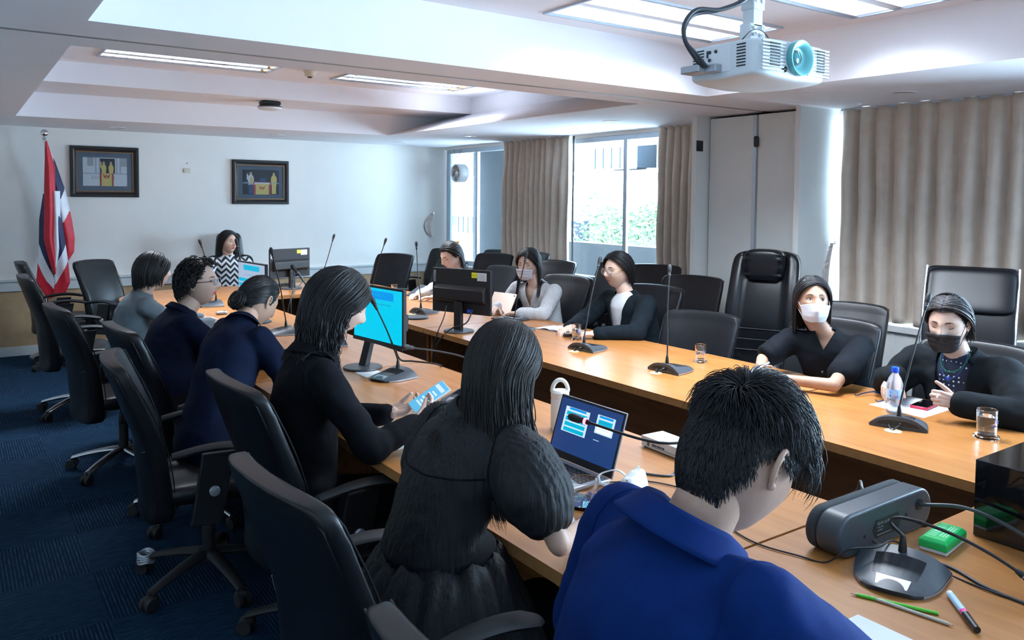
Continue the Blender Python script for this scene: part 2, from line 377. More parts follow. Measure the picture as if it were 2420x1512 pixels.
curtain(1.3, 3.69, 'wide beige curtain to the right of the pier', 23, wl=.15, amp=.045)
# ---- curtain tiebacks
def tieback(p0, h, label, ny):
    o = empty('curtain_tieback', p0, 0, label, 'curtain tieback', 'frilled curtain tiebacks')
    g = MB()
    def f(u, v):
        a = v; w = (.025+.10*sin(pi*min(1, a*.9+.06)))*(1 if h < .4 else .8)
        q = .02*sin(v*60)*(u > .8)*.3
        base = V((0, 0, -a*h))+V(ny[0])*(sin(a*pi*.9)*.09*(h/.4))
        return tuple(base+V(ny[0])*((u-.5)*w)+V(ny[1])*(.012+.008*sin(u*7)+q+.004*sin(v*80)*(u)))
    g.grid(f, 9, 60); m = 'tieback'
    if m not in M: M[m] = fabric('tieback_cloth', (.52, .46, .42), (.58, .52, .48), 300)
    g.build('cloth_band', m, o, solid=.008, auto=0)
    g = MB(); g.cyl((0, 0, 0), V(ny[1])*.04, .006); g.cyl(V(ny[1])*.04, V(ny[1])*.04+V((0, 0, .02)), .005); g.build('hook', 'chrome', o)
tieback((5.60, Y_FAR-.002, 1.50), .33, 'frilled cream curtain tieback hanging in the far corner beside the window', ((-1, 0, 0), (0, -1, 0)))
tieback((5.70, 3.745, 1.38), .50, 'long frilled cream curtain tieback hanging on the pier', ((-.6, 0, 0), (0, -1, 0)))
# ================================================================ CEILING FITTINGS
M['mirror'] = mat('mirror_louvre', (.78, .82, .9), .12, 1)
M['tube_on'] = mat('lit_tube', (1, 1, 1), .5, emit=(.86, .93, 1), es=4.5)
M['tube_dim'] = mat('tube_glow_low', (1, 1, 1), .5, emit=(.80, .90, 1), es=1.2)
M['amber_refl'] = mat('painted_amber_reflection', (.75, .45, .2), .2, .9)  # amber reflections of the unlit fittings, put into the housing colour
M['louver_glare'] = mat('louvre_painted_tube_glare', (.86, .90, .96), .4, .2)  # white in place of metal, standing in for tubes mirrored by the louvres
def troffer(x0, x1, y0, y1, z, on, rows, label, power):
    cx, cy = (x0+x1)/2, (y0+y1)/2; o = empty('recessed_light', (cx, cy, z), 0, label, 'ceiling light', 'recessed louvre ceiling lights')
    w, d = x1-x0, y1-y0; f = MB()
    for a, bb_ in (((-w/2-.015, -d/2-.015), (w/2+.015, -d/2)), ((-w/2-.015, d/2), (w/2+.015, d/2+.015)), ((-w/2-.015, -d/2), (-w/2, d/2)), ((w/2, -d/2), (w/2+.015, d/2))):
        f.bb((*a, -.012), (*bb_, .001))
    f.build('frame', 'alu', o)
    h = MB(); h.bb((-w/2, -d/2, .075), (w/2, d/2, .085))
    for s in (-1, 1): h.bb((s*w/2, -d/2, 0), (s*(w/2-.004), d/2, .08)); h.bb((-w/2, s*d/2, 0), (w/2, s*(d/2-.004), .08))
    h.build('housing', 'louver_glare' if on else 'amber_refl', o)
    lv = MB(); n = 13; rw = d/rows
    for r in range(rows):
        yc = -d/2+rw*(r+.5)
        for s in (-1, 1):
            lv.add([(-w/2, yc+s*rw*.40, -.005), (w/2, yc+s*rw*.40, -.005), (w/2, yc+s*rw*.46, .06), (-w/2, yc+s*rw*.46, .06)], [(0, 1, 2, 3)])
            lv.add([(-w/2, yc+s*rw*.38, -.005), (w/2, yc+s*rw*.38, -.005), (w/2, yc+s*rw*.5, .0), (-w/2, yc+s*rw*.5, .0)], [(0, 1, 2, 3)])
        for i in range(1, n):
            x = -w/2+w*i/n
            for e in (-1, 1): lv.add([(x+e*.002, yc-rw*.40, -.004), (x+e*.002, yc+rw*.40, -.004), (x+e*.002, yc+rw*.44, .036), (x+e*.002, yc-rw*.44, .036)], [(0, 1, 2, 3)])
    lv.build('louvre', 'louver_glare' if on else 'mirror', o, smooth=False)
    for r in range(rows):
        yc = -d/2+rw*(r+.5); t = MB(); t.cyl((-w/2+.02, yc, .062), (w/2-.02, yc, .062), .013, 10); t.build('tube', 'tube_on' if on else 'tube_dim', o)
    l = area('recessed_light_lamp', (0, 0, -.016), (0, 0, 0), w*.9, d*.85, power, (.80, .89, 1)); l.parent = o
    return o
troffer(1.02, 2.38, 6.74, 7.32, Z_T, False, 3, 'mirrored louvre ceiling light at left of the far ceiling recess', 20)
troffer(3.02, 4.36, 6.74, 7.32, Z_T, False, 3, 'mirrored louvre ceiling light at right of the far ceiling recess', 26)
troffer(2.76, 4.10, 3.07, 3.62, ZN, True, 2, 'bright three-row ceiling light behind the projector', 18)
troffer(2.86, 4.20, 2.13, 2.66, ZN, True, 2, 'bright ceiling light cut off by the top edge right of the projector', 18)
def downlight(x, y, where):
    o = empty('downlight', (x, y, Z_S), 0, 'small round recessed downlight '+where, 'downlight', 'round ceiling downlights')
    g = MB(); g.lathe([(.062, .02), (.062, -.002), (.075, -.006), (.082, -.004), (.084, .001)], seg=36, caps=False); g.build('rim', 'white', o)
    g = MB(); g.lathe([(.061, -.001), (.05, .0), (.03, -.003), (.001, -.004)], seg=24); g.build('reflector', 'mirror', o)
for x, y, wh in ((1.48, 9.42, 'above the larger framed photograph'), (3.15, 9.28, 'above the smaller framed photograph'), (4.80, 9.38, 'nearest the far corner by the window'), (4.95, 7.93, 'above the left window pair'), (5.02, 5.58, 'above the right window pair'), (5.17, 2.89, 'above the wide curtain')): downlight(x, y, wh)
o = empty('smoke_detector', (2.66, 6.95, Z_T), 0, 'cream round smoke detector between the two far ceiling lights', 'smoke detector')
M['cream'] = mat('cream_plastic', (.68, .62, .48), .5)
g = MB(); g.lathe([(.055, 0), (.055, -.02), (.048, -.028), (.045, -.055), (.02, -.062)], seg=28); g.build('body', 'cream', o)
g = MB(); g.lathe([(.022, -.060), (.022, -.068), (.015, -.072)], seg=20); g.build('sensor', 'dgrey', o)
o = empty('wireless_access_point', (2.64, 7.98, 2.655), 0, 'round white ceiling access point with black mounting base', 'access point')
g = MB(); g.bb((-.09, -.07, -.035), (.09, .07, 0)); g.build('mounting_base', 'blackmatte', o, bev=.01)
g = MB(); g.lathe([(.09, -.035), (.115, -.05), (.12, -.06)], seg=40); g.build('rear_shell', 'dgrey', o)
g = MB(); g.lathe([(.12, -.06), (.116, -.075), (.09, -.084), (.02, -.086)], seg=40); g.build('cover', 'white', o)
# ================================================================ OUTSIDE
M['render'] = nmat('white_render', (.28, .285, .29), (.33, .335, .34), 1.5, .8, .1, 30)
M['concrete'] = nmat('grey_concrete', (.075, .085, .094), (.095, .105, .115), 5, .8, .15, 60)
M['paraw'] = nmat('parapet_paint', (.13, .137, .142), (.16, .167, .172), 2, .8, .1, 30)
M['darkwin'] = mat('dark_window', (.02, .026, .034), .15)
M['greyside'] = nmat('weathered_panel', (.10, .115, .13), (.15, .17, .18), 12, .7, .1)
M['leaf'] = nmat('leaf', (.030, .062, .022), (.055, .10, .04), 30, .6, 0)
M['bark'] = nmat('bark', (.20, .16, .12), (.28, .23, .18), 30, .8, .2)
b = MB(); b.bb((6.0, 4.0, -.4), (7.3, 16, 0)); struct(b, 'trim_balcony_slab', 'concrete')
b = MB(); b.bb((7.05, 4.0, 0), (7.25, 16, 1.13)); struct(b, 'wall_parapet', 'paraw')
b = MB(); b.bb((5.95, 3.0, 2.42), (7.4, 17, 2.62)); struct(b, 'trim_overhang', 'concrete')
b = MB(); b.bb((6.15, 8.95, 0), (6.55, 9.75, 2.42)); tag(b.build('concrete_pillar', 'concrete', bev=.01), 'plain grey concrete pillar outside the left window pair', 'pillar')
bm_ = empty('apartment_building', (26, 26, -6), 0, 'white apartment block with barred windows and balconies across the street', 'building')
BX = 22.0
def bpart(n, m, a, c, par=bm_, **kw):
    g = MB(); g.bb(V(a)-bm_.location, V(c)-bm_.location); return g.build(n, m, par, smooth=False, **kw)
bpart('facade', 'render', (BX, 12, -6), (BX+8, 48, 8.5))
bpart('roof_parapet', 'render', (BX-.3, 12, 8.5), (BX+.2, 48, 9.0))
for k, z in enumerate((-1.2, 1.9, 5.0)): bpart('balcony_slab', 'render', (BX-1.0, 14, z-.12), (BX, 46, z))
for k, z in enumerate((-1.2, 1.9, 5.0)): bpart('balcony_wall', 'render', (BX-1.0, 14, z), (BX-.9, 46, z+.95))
rb = random.Random(5)
for z in (-1.2, 1.9, 5.0):
    y = 15
    while y < 45:
        w = rb.choice((1.3, 1.8, 2.4)); hgt = rb.choice((1.0, 1.25)); zz = z+1.05
        if rb.random() < .8:
            f = bpart('window', 'darkwin', (BX-1.02 if rb.random() < .5 else BX-.03, y, zz), (BX-.0+.01, y+w, zz+hgt))
            nb = int(w/.45); g = MB(); x = BX-1.06
            for q in range(nb+1): yy = y+w*q/nb; g.bb(V((x, yy-.03, zz))-bm_.location, V((x+.03, yy+.03, zz+hgt))-bm_.location)
            g.bb(V((x, y, zz-.05))-bm_.location, V((x+.04, y+w, zz))-bm_.location); g.bb(V((x, y, zz+hgt))-bm_.location, V((x+.04, y+w, zz+hgt+.05))-bm_.location)
            g.build('window_bars', 'greyside', f, smooth=False)
        y += w+rb.uniform(.8, 2.0)
aw = bpart('awning', 'greyside', (BX-2.0, 24.2, 3.95), (BX-.9, 28.4, 4.05))
def condenser(y, z, label):
    o = empty('air_conditioner', (BX-1.45, y, z), 0, label, 'air conditioner', 'outdoor air conditioner units')
    g = MB(); g.bb((-.18, -.45, 0), (.18, .45, .62)); g.build('casing', 'white', o, bev=.02)
    g = MB(); g.cyl((-.20, .1, .31), (-.17, .1, .31), .25, 24); g.build('fan_grille', 'dgrey', o)
    g = MB()
    for s in (-.35, .35): g.bb((-.15, s-.02, -.05), (.55, s+.02, 0))
    g.build('bracket', 'greyside', o)
for y, z, w in ((24.5, 2.2, 'left of the window mullion outside'), (20.3, 2.25, 'right of the window mullion outside'), (29.0, 1.7, 'beside the curtain edge outside'), (39.4, .3, 'low on the building beyond the exhaust fan'), (39.8, 3.0, 'upper one beyond the concrete pillar')): condenser(y, z, 'white outdoor air conditioner unit, '+w)
def tree(x, y, z0, h, rad, label, seed, nl=5200):
    rn = random.Random(seed); o = empty('street_tree', (x, y, z0), 0, label, 'tree', 'trees beyond the parapet')
    g = MB(); tips = []
    def br(p, d, L, r, lv):
        q = p+d*L; mid = p+d*L*.5+V((rn.uniform(-.1, .1), rn.uniform(-.1, .1), .03))*L
        g.tube([p, mid, q], [r, r*.8, r*.6], 6); tips.append(q)
        if lv < 4:
            for k in range(rn.choice((2, 3, 3))):
                dd = (d+V((rn.uniform(-1, 1), rn.uniform(-1, 1), rn.uniform(-.3, .7)))*.8).normalized(); br(q, dd, L*rn.uniform(.6, .8), r*.6, lv+1)
    br(V((0, 0, 0)), V((0, 0, 1)), h*.38, .12, 0); g.build('trunk', 'bark', o)
    l = MB()
    for i in range(nl):
        t = rn.choice(tips); p = t+V((rn.gauss(0, rad*.16), rn.gauss(0, rad*.16), rn.gauss(0, rad*.11)))
        s = rn.uniform(.05, .11); a, c = V((rn.uniform(-1, 1), rn.uniform(-1, 1), rn.uniform(-.5, .5))).normalized(), V((rn.uniform(-1, 1), rn.uniform(-1, 1), rn.uniform(-1, 1))).normalized()
        c = (c-a*a.dot(c)).normalized()
        l.add([p-a*s, p+c*s*.45, p+a*s, p-c*s*.45], [(0, 1, 2, 3)])
    l.build('foliage', 'leaf', o, smooth=False)
tree(13.2, 14.6, -4.2, 5.6, 1.9, 'leafy green tree right outside the right window pair', 3)
tree(15.0, 25.5, -4.5, 4.2, 1.6, 'low green tree seen through the left window pair', 8, 3500)
tree(16.8, 10.4, -4.6, 4.8, 1.5, 'green tree partly hidden by the narrow curtain', 12, 3000)
# exhaust fan hung in the left window
o = empty('exhaust_fan', (5.76, 9.50, 2.06), 0, 'round white exhaust fan mounted on the left window pane', 'exhaust fan')
rot = Mx.Rotation(R(90), 3, 'Y')
g = MB(); g.lathe([(.115, .09), (.125, .08), (.128, -.05), (.118, -.06), (.108, -.05), (.105, .07)], rot=rot, seg=40, caps=False); g.build('housing', 'white', o)
M['copper'] = mat('brown_blades', (.30, .21, .17), .3)
g = MB()
for k in range(5):
    a = 2*pi*k/5
    def bl(u, v, a=a):
        r = .03+.075*v; t = a+(u-.5)*.9
        return (-.03+.02*(u-.5), r*cos(t), r*sin(t))
    g.grid(bl, 6, 6)
g.build('blades', 'copper', o, solid=.003)
g = MB(); g.lathe([(.036, .02), (.036, -.03), (.02, -.045), (.002, -.047)], rot=rot); g.build('hub', 'white', o)
g = MB(); g.tube(bez([(0, 0, .12), (-.01, .03, .18), (0, .045, .22)]), .003, 6); g.tube(bez([(0, .045, .22), (.0, -.02, .26), (0, -.06, .33)]), .003, 6); g.tube(bez([(0, .045, .22), (0, .11, .27), (0, .13, .33)]), .003, 6); g.build('cord', 'greyside', o)
# ================================================================ TABLES
ZT = .75
def arc(cx, cy, r, a0, a1, n=14): return [(cx+r*cos(R(a0+(a1-a0)*i/n)), cy+r*sin(R(a0+(a1-a0)*i/n))) for i in range(n+1)]
XL0, XL1, XR0, XR1 = 1.26, 2.28, 2.85, 3.87
def section(name, top, label, boards=(), loc=(0, 0), edge='darkedge'):
    o = empty(name, (loc[0], loc[1], 0), 0, label, 'table', 'sections of the conference table')
    pl = [(x-loc[0], y-loc[1]) for x, y in top]
    g = MB(); g.prism(pl, ZT-.004, ZT); g.build('tabletop', 'wood', o, smooth=False)
    g = MB(); g.prism(pl, ZT-.036, ZT-.0045); g.build('edge_band', 'woodedge', o, smooth=False)
    for nm, a, b_ in boards:
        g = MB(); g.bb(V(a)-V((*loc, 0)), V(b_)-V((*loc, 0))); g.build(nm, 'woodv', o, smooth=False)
    return o
zb = ZT-.037
section('table_section', [(XR0, 2.425), (XR1, 2.425), (XR1, 5.185), (XR0, 5.185)], 'right row wooden table section between the two seams, under the nearer black monitor',
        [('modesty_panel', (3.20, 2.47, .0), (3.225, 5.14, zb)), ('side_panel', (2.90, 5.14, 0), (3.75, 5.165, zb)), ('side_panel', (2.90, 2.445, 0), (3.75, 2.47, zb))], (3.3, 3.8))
section('table_section', [(XR0, 5.195), (XR1, 5.195), (XR1, 7.66), (XR0, 7.66)], 'right row wooden table section nearest the head table',
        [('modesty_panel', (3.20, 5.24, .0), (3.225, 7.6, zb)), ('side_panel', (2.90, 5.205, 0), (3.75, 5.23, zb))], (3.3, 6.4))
section('table_section', [(XL0, 4.105), (XL1, 4.105), (XL1, 7.66), (XL0, 7.66)], 'left row wooden table section in front of the grey sweater and the glasses wearer',
        [('modesty_panel', (1.92, 4.15, .0), (1.945, 7.6, zb)), ('side_panel', (1.4, 4.125, 0), (2.22, 4.15, zb))], (1.8, 5.9))
section('table_section', [(XL0, 1.405), (XL1, 1.405), (XL1, 4.095), (XL0, 4.095)], 'left row wooden table section under the laptop and the blue monitor screen',
        [('modesty_panel', (1.92, 1.5, .0), (1.945, 4.05, zb)), ('side_panel', (1.4, 4.055, 0), (2.22, 4.08, zb))], (1.8, 2.8))
head = [(XL0, 7.67), (XL0, 8.0)]+arc(XL0+.75, 8.0, .75, 180, 90)[1:]+[(3.1, 8.75)]+arc(3.12, 8.0, .75, 90, 0)+[(XR1, 7.67)]
section('table_section', head, 'rounded wooden head table section before the person in chevron blouse', [('modesty_panel', (1.9, 8.05, 0), (3.3, 8.075, zb)), ('side_panel', (1.9, 7.72, 0), (1.925, 8.05, zb)), ('side_panel', (2.92, 7.7, 0), (2.945, 8.05, zb))], (2.56, 8.2))
near = [(XL0, 1.395), (XL0, .95)]+arc(XL0+.75, .95, .75, 180, 270)[1:]+[(3.1, .2)]+arc(3.12, .95, .75, 270, 360)+[(XR1, 2.415), (XR0, 2.415), (XR0, 1.25), (2.80, 1.195), (2.33, 1.195), (XL1, 1.25), (XL1, 1.395)]
section('table_section', near, 'rounded near end wooden table section carrying the black cabinet and the soundbar', [('modesty_panel', (3.20, 1.25, .0), (3.225, 2.40, zb)), ('modesty_panel', (1.9, .80, 0), (3.2, .825, zb)), ('side_panel', (1.9, .84, 0), (1.925, 1.35, zb))], (2.56, 1.0))
# ================================================================ CHAIRS
def backfn(zb0, zt, lean, conc, arch, wt=1.0, wb=.9, s=.03):
    H_ = zt-zb0
    def fn(p):
        t = (p.z/(H_/2)+1)/2; y = p.y*(wb+(wt-wb)*min(1, t*1.3)); x = p.x
        x += -lean*t**1.5 + s*sin(pi*min(1, t*1.1)) + conc*y*y*3.2
        return V((x, y, p.z-arch*y*y*(t > .5)*(t-.5)*2))
    return fn
def star_base(o, chrome=False, wrap=None, rot=0):
    m = 'steel' if chrome else 'blackmatte'
    g = MB(); g.cyl((0, 0, .10), (0, 0, .14), .045, 20); g.cyl((0, 0, .14), (0, 0, .30), .027, 16); g.build('gas_column_cover', 'blackmatte', o)
    g = MB(); g.cyl((0, 0, .30), (0, 0, .42), .014, 12); g.bb((-.09, -.07, .40), (.09, .07, .425)); g.build('gas_lift', 'black', o)
    for k in range(5):
        a = 2*pi*k/5+rot; d = V((cos(a), sin(a), 0)); g = MB(); n = V((-sin(a), cos(a), 0)); rs = []
        for t in (0, .15, .4, .7, .92, 1):
            c = d*(.03+.28*t)+V((0, 0, .125-.055*t**1.6)); w = .032-.010*t; h = .020-.008*t
            rs.append([c+n*(w*cos(q))+V((0, 0, h*sin(q))) for q in [2*pi*j/12 for j in range(12)]])
        g.rings(rs); g.build('base_arm', m, o)
        c = d*.305; g = MB(); g.cyl(c+V((0, 0, .05)), c+V((0, 0, .075)), .011, 10)
        for s in (-1, 1): g.cyl(c+d*.01+n*(s*.008)+V((0, 0, .029)), c+d*.01+n*(s*.026)+V((0, 0, .029)), .029, 18)
        g.sup(c+V((0, 0, .040)), (.033, .021, .026), .8, .8, 16, 10); cs = g.build('caster', 'blackmatte', o)
        if wrap == k:
            g = MB()
            for q in range(5): g.tube([c+V((cos(u)*.034, sin(u)*.034, .055+.009*q+.004*sin(u*3+q))) for u in [2*pi*i/20 for i in range(21)]], .006, 6)
            g.build('plastic_wrap', 'silver', cs)
def task_chair(label, loop=False, chrome=False, wrap=None, name='office_chair', ht=1.06, w=.255, arms=True, zb0=.36):
    o = empty(name, (0, 0, 0), 0, label, 'chair', 'black leather office chairs')
    g = MB(); g.sup((.03, 0, .455), (.25, .255, .05), .45, .32, 44, 14, lambda p: V((p.x, p.y*(1-.06*(p.x < 0)), p.z-.35*max(0, p.x-.14)**1.2-.10*(p.x*p.x)*(p.z > 0)+.02*(p.y/.25)**2))); g.build('seat', 'leather', o, auto=0)
    zc = (zb0+ht)/2; H_ = ht-zb0
    fn = backfn(zb0, ht, .16, .22, .22)
    g = MB(); g.sup((-.235, 0, zc), (.044, w, H_/2), .13, .40, 56, 30, lambda p: fn(V((p.x*(1-.25*(p.z/(H_/2))), p.y, p.z)))); o2 = g.build('backrest', 'leather', o, auto=0)
    # welt seams round the front pad and across the back
    g = MB(); off = V((-.235, 0, zc))
    for sx in (-.030, .034):
        pts = []
        for i in range(41):
            q = i/40*2; 
            if q < .5: p = V((sx, w*.965, -H_/2*.86+H_*.86*(q/.5)*1.0+.0))
            elif q < 1.5: p = V((sx, w*.965*(1-2*(q-.5)), H_/2*.955))
            else: p = V((sx, -w*.965, H_/2*.86-H_*.86*((q-1.5)/.5)))
            p.z = min(p.z, H_/2*.955); pts.append(off+fn(V((p.x*(1-.25*(p.z/(H_/2))), p.y, p.z))))
        g.tube(pts, .0028, 5)
    pts = [off+fn(V((-.046, w*.97*(1-2*i/14), -.02-.05*cos((i/14-.5)*pi)))) for i in range(15)]; g.tube(pts, .002, 5)
    g.build('piping', 'black', o2)
    g = MB(); g.bb((-.24, -.035, .40), (-.05, .035, .42)); g.bb((-.28, -.035, .40), (-.25, .035, .62)); g.build('back_bracket', 'blackmatte', o)
    if arms:
        for s in (-1, 1):
            if not loop:
                g = MB(); rs = []
                for t in [i/12 for i in range(13)]:
                    x = -.17+.36*t; z = .665+.030*sin(pi*t*.9)-.012*t; ww = (.022+.022*t)*(1-.5*(t > .95)); hh = .013*(1-.3*(t > .95))
                    rs.append([V((x, s*(.295+.010*t)+ww*cos(q), z+hh*sin(q)*(1 if sin(q) > 0 else 1.3))) for q in [2*pi*j/14 for j in range(14)]])
                g.rings(rs); a = g.build('armrest', 'blackmatte', o)
                g = MB(); pr = [(-.10, .36), (.02, .36), (.075, .655), (-.055, .655)]
                g.prism([(x, z) for x, z in pr], s*.272-.014, s*.272+.014, ax='y'); g.build('arm_post', 'black', a, smooth=False, bev=.006)
                g = MB(); g.lathe([(.0215, 0), (.0215, .006), (.018, .010), (.001, .012)], c=(-.008, s*.286, .50), rot=Mx.Rotation(R(-90*s), 3, 'X'), seg=24); g.build('knob', 'silver', a)
            else:
                g = MB(); pts = bez([(-.20, s*.27, .58), (-.10, s*.285, .665), (.06, s*.29, .685), (.20, s*.285, .65), (.235, s*.28, .56), (.20, s*.27, .46), (.12, s*.26, .41)], 6)
                g.tube(pts, [.030]*len(pts), 12, flat=.6); a = g.build('armrest', 'black', o)
                g = MB(); g.cyl((.17, s*.288, .53), (.17, s*.30, .53), .013, 14); g.build('screw_cap', 'dgrey', a)
    star_base(o, chrome, wrap)
    return o
def exec_chair(label, kind):
    o = empty('executive_chair', (0, 0, 0), 0, label, 'chair', 'tall black leather executive chairs')
    g = MB(); g.sup((.04, 0, .48), (.27, .27, .07), .5, .35, 44, 14, lambda p: V((p.x, p.y, p.z-.25*max(0, p.x-.15)))); g.build('seat', 'leather2', o, auto=0)
    if kind == 'pillow':
        zb0, zt, w = .50, 1.36, .27; zc = (zb0+zt)/2; H_ = zt-zb0
        fn = backfn(zb0, zt, .20, .05, .35, 1.0, 1.12)
        g = MB(); g.sup((-.25, 0, zc), (.05, w, H_/2), .22, .35, 56, 40, lambda p: fn(V((p.x+(.028 if abs(p.y) > .17 and p.x > 0 else 0)-(.006 if (abs(abs(p.y)-.165) < .02 or (p.z < -.12 and (int((p.z+.5)*20) % 2 == 0))) and p.x > 0 else 0), p.y, p.z)))); bk = g.build('backrest', 'leather2', o, auto=0)
        def pf(p):
            y = p.y; wr = .006*sin(p.z*150)*min(1, max(0, (abs(y)-.09)/.05))
            return V((p.x+wr-.04, y*(1-.14*(p.z < 0)*abs(p.z)/.14), p.z-.3*y*y))
        g = MB(); g.sup((-.295, 0, 1.25), (.075, .165, .125), .45, .5, 64, 44, pf); g.build('headrest', 'leather2', bk, auto=0)
        g = MB()
        for s in (-1, 1): g.tube([V((-.25, 0, zc))+fn(V((.053, s*(.165+.02*(i/12 < .5)*(1-i/6)), -H_/2*.55+H_*.62*i/12))) for i in range(13)], .002, 5)
        for zz in (-.16, -.24, -.32): g.tube([V((-.25, 0, zc))+fn(V((.052, -.24+.48*i/12, zz))) for i in range(13)], .0025, 5)
        g.build('piping', 'black', bk)
    elif kind == 'band':
        zb0, zt, w = .48, 1.30, .27; zc = (zb0+zt)/2; H_ = zt-zb0; fn = backfn(zb0, zt, .26, .05, .0, 1.02, .98)
        g = MB(); g.sup((-.25, 0, zc), (.028, w, H_/2), .12, .35, 56, 40, fn); bk = g.build('backrest', 'leather2', o, auto=0)
        g = MB(); g.sup((-.25, 0, zc), (.050, w*.985, .135), .3, .45, 56, 24, lambda p: fn(V((p.x+.004, p.y, p.z+H_/2-.14)))); g.build('headrest', 'leather2', bk, auto=0)
        g = MB()
        for s in (-1, 1): g.tube([V((-.25, 0, zc))+fn(V((.0, s*w*1.0, -H_/2*.95+H_*.97*i/20))) for i in range(21)], .011, 10)
        g.build('side_frame', 'chrome', bk)
    else:
        zb0, zt, w = .48, 1.02, .29; zc = (zb0+zt)/2; H_ = zt-zb0; fn = backfn(zb0, zt, .10, .08, .1)
        g = MB(); g.sup((-.25, 0, zc), (.06, w, H_/2), .25, .4, 56, 30, fn); bk = g.build('backrest', 'leather2', o, auto=0)
        g = MB(); g.sup((-.35, 0, 1.12), (.055, .165, .16), .4, .5, 48, 24, lambda p: V((p.x-.1*p.z, p.y*(1-.1*(p.z/.16)), p.z))); g.build('headrest', 'leather2', bk, auto=0)
    for s in (-1, 1):
        g = MB(); pts = bez([(-.20, s*.29, .64), (-.05, s*.31, .70), (.12, s*.31, .70), (.24, s*.30, .64), (.24, s*.29, .52), (.14, s*.27, .44)], 6)
        g.tube(pts, .034, 12, flat=.6); g.build('armrest', 'leather2', o)
    star_base(o, False)
    return o
def put(o, x, y, deg, s=1.0, lean=0):
    o.location = (x, y, 0); o.rotation_euler = (0, 0, R(deg)); o.scale = (1, 1.05 if 'executive' not in o.name else .93, s); return o
first = task_chair('x', wrap=None)
def chair(x, y, deg, label, s=1.0, src=None):
    o = dup(src or first); o['label'] = label; return put(o, x, y, deg, s)
put(first, .93, 9.12, -4, 1.0); first['label'] = 'black leather office chair beside the flag, half behind another chair back'
chrome_c = task_chair('black leather office chair with chrome legs second along the far left, before the flag chair', chrome=True); put(chrome_c, .83, 7.08, 0, 1.04)
chair(.87, 5.45, 5, 'black leather office chair with chrome legs and arms up, in front of the wainscot', src=chrome_c)
chair(1.42, 8.80, -47, 'empty black leather office chair turned to the room behind the grey sweater')
chair(1.05, 4.44, 4, 'black leather office chair behind the person wearing glasses', src=chrome_c)
wrapc = task_chair('black leather office chair behind the hair bun, plastic wrap on one caster', wrap=2, ht=1.04); put(wrapc, .92, 3.64, -8, 1.0)
chair(1.18, 2.92, 2, 'black leather office chair behind the black blazer', s=1.0)
chair(.97, 1.86, 4, 'black leather office chair behind the sheer black dress, large in the foreground')
chair(.93, .95, 4, 'black leather office chair at the bottom edge behind the blue polo')
# right row
chair(3.98, 8.36, 205, 'black leather office chair turned away at the far right of the head table')
chair(5.00, 9.00, 196, 'tall-looking black office chair standing in the far corner below the curtain tieback')
chair(4.05, 7.35, 183, 'black leather office chair at the table left of the white-topped person')
chair(5.42, 8.50, 185, 'black office chair mostly hidden behind the orange hair clip')
chair(4.05, 6.40, 180, 'black leather office chair of the white-topped person')
chair(5.05, 7.90, 200, 'black office chair under the left window pair')
chair(5.08, 7.28, 170, 'black office chair behind the masked person in white tweed, by the curtain', s=1.05)
chair(4.98, 6.66, 195, 'black office chair below the first curtain, right of the tweed jacket')
chair(4.03, 5.32, 190, 'black leather office chair of the person in white tweed')
chair(5.10, 6.0, 172, 'black office chair below the right window pair, left of the round glasses', s=1.03)
chair(4.07, 4.33, 190, 'black leather office chair of the person in the dark cardigan')
chair(5.08, 5.18, 212, 'black office chair turned sideways below the narrow curtain', s=1.05)
chair(4.68, 4.43, 199, 'black office chair in front of the folding partition', s=1.03)
chair(3.78, 3.55, 196, 'empty black leather office chair at the table behind a water glass', s=.91)
chair(3.90, 2.68, 190, 'black leather office chair of the person in the black blouse', s=.97)
lp = task_chair('black office chair with looped arms between the two masked people', loop=True); put(lp, 4.64, 3.02, 198, .97)
chair(3.96, 1.92, 190, 'black leather office chair of the person in the black jacket', s=.94)
chair(4.10, 1.12, 185, 'black leather chair cut by the right edge of the photo', s=.97, src=lp)
put(exec_chair('tall black executive chair with a gathered headrest pillow before the pier', 'pillow'), 4.74, 3.72, 205, .98)
put(exec_chair('tall black executive chair with chrome side frame behind the hairband', 'band'), 4.86, 2.32, 200, 1.0)
put(exec_chair('black high-backed chair of the chevron blouse wearer at the head table', 'chairman'), 2.72, 9.42, -92, 1.0)
